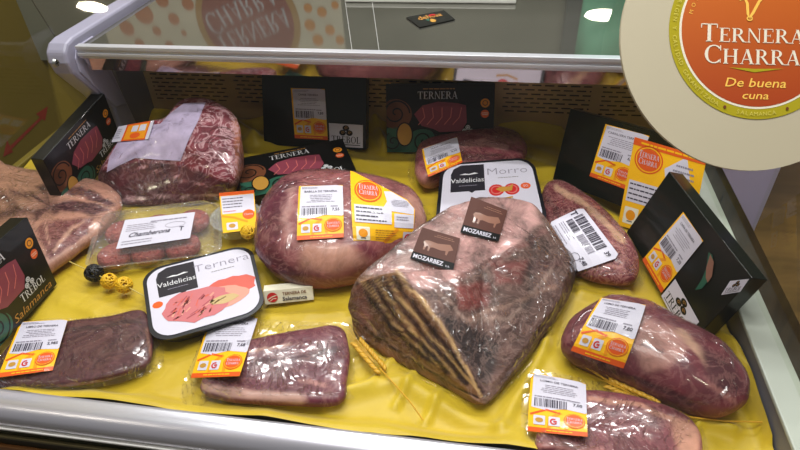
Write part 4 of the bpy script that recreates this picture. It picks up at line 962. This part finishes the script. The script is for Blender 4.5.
wheat([(398, 388, .014), (411, 403, .014), (423, 420, .013)], (357, 342, .014), (383, 372, .014), 'dry golden wheat ear on the cloth, left of the rib block tip', 3)
wheat([(690, 417, .012), (725, 421, .012), (762, 422, .012)], (610, 384, .014), (660, 407, .014), 'dry golden wheat ear lying along the front right joint', 4)
# ------------------------------------------------------------------ things on the worktop
q = [P(x, y, ZW + .0012) for x, y in ((406, 18), (444, 11), (455, 20), (420, 28))]
cardm = K('black'); mb = MB().prism([q[3], q[2], q[1], q[0]], [p + np.array([0, 0, .002]) for p in (q[3], q[2], q[1], q[0])])
t = thing('leaflet', 'black printed card lying on the polished worktop', 'card', tuple(sum(q) / 4)); mb.build('card', cardm, t)
a = Art(1., .5); a.text('dehesa', .5, .26, .16, K('gold'), 1, shear=.2, bold=.02); a.ell(.46, .14, .08, .08, K('leaf'), 1, 12); a.ell(.6, .36, .1, .05, K('red'), 1, 12); a.ell(.38, .2, .05, .06, K('green'), 1, 12)
a.build('front_print', lambda u, v: ((q[3] * (1 - u) + q[2] * u) * (1 - v) + (q[0] * (1 - u) + q[1] * u) * v + np.array([0, 0, .0024]), np.array([0, 0, 1.])), t)
c0 = P(345, 2.5, ZW); c1 = P(516, 4, ZW)
setp(MB().box((c0[0], c0[1], ZW + .0005), (c1[0], c0[1] + .2, ZW + .012)).build('cutting_board', white_pl, bevel=.003), 'white board at the rear edge of the worktop, top centre', 'board')
# poster behind the worktop (seen mirrored in it)
YP = 1.74
def mir(px, py):
    w = P(px, py, ZW); d = ray(px, py); d = d * np.array([1, 1, -1]); return w + d * ((YP - w[1]) / d[1])
struct(MB().box((-2.2, YP + .012, ZW - .3), (1.6, YP + .04, .98)), 'wall_rear', [flat('rear_wall', (126, 126, 112), .6, vary=.12, scale=3)])
def poster():
    a0 = mir(108, 40); a1 = mir(345, 45); zt = mir(230, 47)[2] + .05; zb = ZW + .006; x0 = a0[0] + .0; x1 = a1[0]; Wd = x1 - x0; Hd = zt - zb
    t = thing('poster', 'cream poster with orange dots and a round red seal, standing behind the worktop', 'poster', ((x0 + x1) / 2, YP, zb))
    MB().box((x0, YP, zb), (x1, YP + .01, zt)).build('board', K('cream'), t)
    a = Art(Wd, Hd); rg = random.Random(2)
    c = mir(248, 22); cx, cy = c[0] - x0, c[2] - zb; R_ = abs(mir(298, 30)[0] - mir(196, 30)[0]) / 2
    for px, py, r in ((144, 14, 17), (127, 28, 13), (162, 0, 12), (174, 19, 10), (157, 31, 8), (188, 4, 11), (184, 33, 5), (140, 44, 9), (170, 46, 8), (118, 8, 8), (128, -8, 11), (310, 25, 10), (322, 12, 9), (308, 8, 8), (330, 30, 9), (318, 40, 10), (335, 5, 7), (340, 40, 8)):
        m_ = mir(px, py); rr = abs(mir(px + r * .55, py)[0] - m_[0])
        if 0 < m_[0] - x0 - rr and m_[0] + rr < x1 and m_[2] - rr > zb: a.ell(m_[0] - x0, m_[2] - zb, rr, rr, K('amber') if px > 300 else K('cardo') , 1, 20)
    a.ell(cx, cy, R_, R_, K('leaf'), 2, 40); a.ell(cx, cy, R_ * .88, R_ * .88, K('seal'), 3, 40)
    rot = math.radians(-22); f_ = lambda u, v: (cx + u * math.cos(rot) - v * math.sin(rot), cy + u * math.sin(rot) + v * math.cos(rot))
    x_, y_ = f_(.0, R_ * .02); a.serif('TERNERA', x_, y_, R_ * .34, K('white'), 4, rot=rot, first=1.2, sx=.72); x_, y_ = f_(0, -R_ * .42); a.serif('CHARRA', x_, y_, R_ * .34, K('white'), 4, rot=rot, first=1.2, sx=.76)
    a.build('poster_print', frame_fn(np.array([x0, YP, zb]), np.array([Wd, 0, 0]), np.array([0, 0, Hd]), np.array([0, -1., 0]), .0008), t)
INK['cardo'] = (206, 122, 66); INK['seal'] = (150, 46, 34)
poster()
# green panel behind the worktop on the right with a dark post beside it
g0 = mir(575, 45); g1 = mir(640, 45)
def cloth_panel():
    nx, nz = 40, 26; V = []
    z0, z1 = ZW + .008, ZW + .42
    for j in range(nz):
        for i in range(nx):
            x = g0[0] + (g1[0] - g0[0] + .1) * i / (nx - 1); z = z0 + (z1 - z0) * j / (nz - 1)
            V.append((x, YP - .03 + .02 * noise.noise(Vector((x * 9, z * 7, 2))) + .008 * noise.noise(Vector((x * 22 + z * 14, z * 10, 4))), z))
    V = np.array(V); V2 = V + np.array([0, .004, 0]); nn = nx * nz
    Fc = [(j * nx + i, j * nx + i + 1, (j + 1) * nx + i + 1, (j + 1) * nx + i) for j in range(nz - 1) for i in range(nx - 1)]
    o = mesh('green_cloth', np.vstack([V, V2]), Fc + [tuple(nn + k for k in f[::-1]) for f in Fc], flat('green_fabric', (120, 222, 180), .5, vary=.2, scale=8), None, True)
    setp(o, 'mint green cloth hanging behind the right end of the worktop', 'cloth')
cloth_panel()
d0 = mir(560, 45); setp(MB().box((d0[0], YP - .05, ZW + .001), (g0[0] - .004, YP, ZW + .7)).build('upright_post', flat('slate', (66, 72, 76), .5)), 'dark upright post beside the mint green cloth', 'post')
# ------------------------------------------------------------------ round hanging sign, on the outside of the front pane
def sign():
    C = onplane(749, 41, PB + pn * .035, pn); sn = M[:, 2].copy(); R_ = 130 / F * abs(np.dot(C - CAM, sn)); E_ = onplane(755, 32, C, sn)
    ex = M[:, 0].copy(); ey = M[:, 1].copy(); rl = math.radians(-1.5); ex, ey = ex * math.cos(rl) + ey * math.sin(rl), ey * math.cos(rl) - ex * math.sin(rl)
    t = thing('round_sign', 'large round cream sign with an orange seal, fixed on the front glass at upper right', 'sign', tuple(C))
    k = 96; r0 = [C + (ex * math.cos(2 * math.pi * i / k) + ey * math.sin(2 * math.pi * i / k)) * R_ for i in range(k)]; r1 = [p + sn * .004 for p in r0]
    MB().prism(r0, r1).build('disc', flat('cream_board', (186, 178, 152), .5, vary=.02), t)
    a = Art(2., 2.); r = 88 / 130.; cx = 1 + np.dot(E_ - C, ex) / R_; cy = 1 + np.dot(E_ - C, ey) / R_
    INK['olive'] = (170, 158, 34); INK['seal2'] = (190, 74, 32); INK['seal3'] = (176, 52, 30); INK['gilt'] = (244, 196, 90); INK['dim'] = (206, 196, 90)
    a.ell(cx, cy, r, r, K('olive'), 1, 96); a.ell(cx, cy, r * .885, r * .885, K('cream'), 2, 96)
    # seal field
    sm_, snt, sb = nodes('seal_print_orange'); stc = add(snt, 'ShaderNodeTexCoord'); sx_ = add(snt, 'ShaderNodeSeparateXYZ'); L(snt, stc.outputs['Object'], sx_.inputs[0])
    smr = add(snt, 'ShaderNodeMapRange'); smr.inputs['From Min'].default_value = -.10; smr.inputs['From Max'].default_value = .10; L(snt, sx_.outputs['Z'], smr.inputs[0])
    srp = add(snt, 'ShaderNodeValToRGB'); srp.color_ramp.elements[0].color = lin((150, 38, 22)); srp.color_ramp.elements[1].color = lin((206, 112, 34)); L(snt, smr.outputs[0], srp.inputs[0]); L(snt, srp.outputs[0], sb.inputs['Base Color']); sb.inputs['Roughness'].default_value = .4
    a.ell(cx, cy, r * .86, r * .86, sm_, 3, 96)
    a.serif('TERNERA', cx - r * .055, cy - r * .14, r * .158, K('cream'), 5, first=1.28, sx=1.12); a.serif('CHARRA', cx - r * .05, cy - r * .385, r * .168, K('cream'), 5, first=1.25, sx=1.08)
    a.poly([(cx - r * .32, cy - r * .425), (cx - .02, cy - r * .475), (cx + r * .30, cy - r * .425), (cx - .02, cy - r * .435)], K('olive'), 5)
    a.text('De buena', cx - .01, cy - r * .64, r * .10, K('gilt'), 5, shear=.25, sx=1.25, bold=.008); a.text('cuna', cx - .01, cy - r * .775, r * .085, K('gilt'), 5, shear=.25, sx=1.35, bold=.008)
    a.line([(cx - .22 * r, cy + .34 * r), (cx - .16 * r, cy + .36 * r), (cx - .13 * r, cy + .30 * r), (cx - .12 * r, cy + .18 * r), (cx - .10 * r, cy + .14 * r), (cx - .06 * r, cy + .2 * r), (cx, cy + .32 * r), (cx + .06 * r, cy + .4 * r)], .022, K('gilt'), 5)
    a.ring(cx - .10 * r, cy + .13 * r, .02, .015, .01, K('gilt'), 6, k=10); a.line([(cx - .16 * r, cy + .36 * r), (cx - .02 * r, cy + .42 * r), (cx + .12 * r, cy + .38 * r)], .014, K('gilt'), 5)
    def arct(txt, rad, mid, step_, m_, h_, sgn=1):
        n_ = len(txt)
        for i, ch in enumerate(txt):
            if ch == ' ': continue
            th = math.radians(mid + (i - (n_ - 1) / 2) * step_ * sgn); a.text(ch, cx + rad * math.cos(th), cy + rad * math.sin(th), h_, m_, 5, rot=th + math.pi / 2 if sgn > 0 else th - math.pi / 2)
    arct('SALAMANCA', r * .965, -90, 3.1, K('dim'), .032); arct('ORIGEN Y CALIDAD GARANTIZADA', r * .965, -160, 3.1, K('dim'), .032); arct('CARNE DE TERNERA', r * .965, -28, 3.1, K('dim'), .032)
    for th in (-112, -68): a.ell(cx + r * .94 * math.cos(math.radians(th)), cy + r * .94 * math.sin(math.radians(th)), .012, .012, K('brown'), 5, 10)
    arct('MORUCHA', r * .76, 148, 6., K('gilt'), .03, -1)
    a.build('seal_print', lambda u, v: (C + ex * R_ * (2 * u - 1) + ey * R_ * (2 * v - 1) + sn * .0045, sn), t, step=.00025)
sign()
# ------------------------------------------------------------------ beyond the ends of the counter
m, nt, b = nodes('mustard_wall')
tc = add(nt, 'ShaderNodeTexCoord'); nz = add(nt, 'ShaderNodeTexNoise', i_Scale=1.6, i_Detail=3.); L(nt, tc.outputs['Object'], nz.inputs[0])
rp = add(nt, 'ShaderNodeValToRGB'); rp.color_ramp.elements[0].color = lin((108, 92, 22)); rp.color_ramp.elements[1].color = lin((136, 112, 34)); L(nt, nz.outputs['Fac'], rp.inputs[0]); L(nt, rp.outputs[0], b.inputs['Base Color']); b.inputs['Roughness'].default_value = .6
mustard = m
ct = MB().box((-3.2, .2, -.9), (-1.30, 2.9, .02)); 
setp(MB().box((-1.75, .0, -.9), (-1.55, 3.4, 1.6)).build('neighbour_counter', mustard), 'mustard yellow side of the neighbouring stand beyond the left end glass', 'counter')
def redmark():
    XM = -1.5485; mb = MB()
    for q in ([(10, 146), (40, 117), (42, 119), (12, 149)], [(36, 114), (48, 106), (45, 121)], [(7, 140), (13, 152), (3, 157)]): mb.add([P(x, y, x=XM) for x, y in q], [tuple(range(len(q)))])
    return mb
setp(redmark().build('arrow_decal', flat('red_vinyl', (150, 50, 30), .5)), 'red double headed arrow strip stuck on the mustard yellow side', 'decal')
m, nt, b = nodes('brown_wood')
tc = add(nt, 'ShaderNodeTexCoord'); mp = add(nt, 'ShaderNodeMapping'); mp.inputs['Scale'].default_value = (1.2, 7., 1.); mp.inputs['Rotation'].default_value = (0, 0, .15); L(nt, tc.outputs['Object'], mp.inputs[0])
nz = add(nt, 'ShaderNodeTexNoise', i_Scale=2.5, i_Detail=6., i_Distortion=.6); L(nt, mp.outputs[0], nz.inputs[0])
rp = add(nt, 'ShaderNodeValToRGB'); rp.color_ramp.elements[0].position = .3; rp.color_ramp.elements[1].position = .7; rp.color_ramp.elements[0].color = lin((84, 64, 34)); rp.color_ramp.elements[1].color = lin((122, 92, 50)); L(nt, nz.outputs['Fac'], rp.inputs[0]); L(nt, rp.outputs[0], b.inputs['Base Color']); b.inputs['Roughness'].default_value = .25
setp(MB().box((.58, -.2, -.60), (2.6, 2.2, -.10)).build('wooden_counter', m), 'glossy brown wooden counter beyond the right end glass', 'counter')
# lilac pennant hanging outside the right end
def pennant():
    y0 = .86; tri = [P(x, y, y=y0) for x, y in ((718, 160), (784, 160), (754, 231))]; tri2 = [p + np.array([0, .003, 0]) for p in tri]
    o = MB().prism(tri, tri2).build('pennant', flat('lilac_fabric', (196, 186, 222), .7)); setp(o, 'lilac triangular pennant hanging below the round sign', 'pennant')
    a_, b_ = tri[0], tri[1]
    setp(MB().tube([a_ + np.array([-.02, .0015, .004]), a_ + np.array([0, .0015, 0]), b_ + np.array([0, .0015, 0]), b_ + np.array([1.0, .0015, .12])], .0015, 0, 6).build('bunting_cord', white_pl), 'thin cord of the bunting carrying the lilac pennant', 'cord')
pennant()
struct(MB().box((-5, -3, -1.0), (5, 5, -.92)), 'floor_hall', [flat('hall_floor', (96, 92, 86), .4)])
# ------------------------------------------------------------------ light
def area(name, loc, size, power, col=(1, .97, .92), shape='RECTANGLE', target=None):
    l = bpy.data.lights.new(name, 'AREA'); l.shape = shape; l.size = size[0]
    if shape in ('RECTANGLE', 'ELLIPSE'): l.size_y = size[1]
    l.energy = power; l.color = col; o = bpy.data.objects.new(name, l); COL.objects.link(o); o.location = loc
    d = Vector(target if target else (loc[0], loc[1], 0)) - Vector(loc); o.rotation_euler = d.to_track_quat('-Z', 'Y').to_euler(); return o
for k, (x, y) in enumerate(((-.75, .5), (-.2, .5), (.35, .5), (-.5, .95), (.15, .95))):
    area('ceiling_lamp', (x, y, 2.15), (.42, .07), 9.5, (1, .97, .95))
for k, (x, y) in enumerate(((-1.3, 2.25), (-.75, 2.45), (-.2, 2.25), (.35, 2.45), (.9, 2.25))):
    area('rear_lamp', (x, y, 2.25), (.40, .06), 11.5, (1, .98, .97), target=(x * .6, .8, 0))
area('front_fill', (-.2, -.1, 2.4), (1.4, .5), 9, (1, .96, .92), target=(-.2, .8, 0))  # added fill from above the camera, brightens the round sign; no real fixture
def reflamp(px, py, pw):
    w = onplane(px, py, PB, pn); d = ray(px, py); d = d - 2 * np.dot(d, pn) * pn; t_ = (2.4 - w[2]) / d[2]
    p = w + d * t_; area('ceiling_spot', tuple(p), (.20, .09), pw, (1, .9, .7), 'ELLIPSE'); print('reflamp', p)
reflamp(92, 7, 6); reflamp(604, 15, 6)
w = bpy.data.worlds.new('World'); sc.world = w; w.use_nodes = True; bg = w.node_tree.nodes['Background']; bg.inputs[0].default_value = (.62, .6, .58, 1); bg.inputs[1].default_value = .2
# ------------------------------------------------------------------ camera
cam = bpy.data.cameras.new('Camera'); co = bpy.data.objects.new('Camera', cam); COL.objects.link(co)
cam.sensor_width = 36; cam.lens = F * 36 / 800; cam.clip_start = .02
Mw = Matrix([[*M[0], 0], [*M[1], 0], [*M[2], H], [0, 0, 0, 1]]); co.matrix_world = Mw
sc.camera = co
sc.view_settings.view_transform = 'Standard'; sc.view_settings.look = 'None'; sc.view_settings.gamma = 1; sc.view_settings.exposure = 0.0; sc.view_settings.use_curve_mapping = False
sc.cycles.transparent_max_bounces = 24; sc.cycles.use_denoising = True
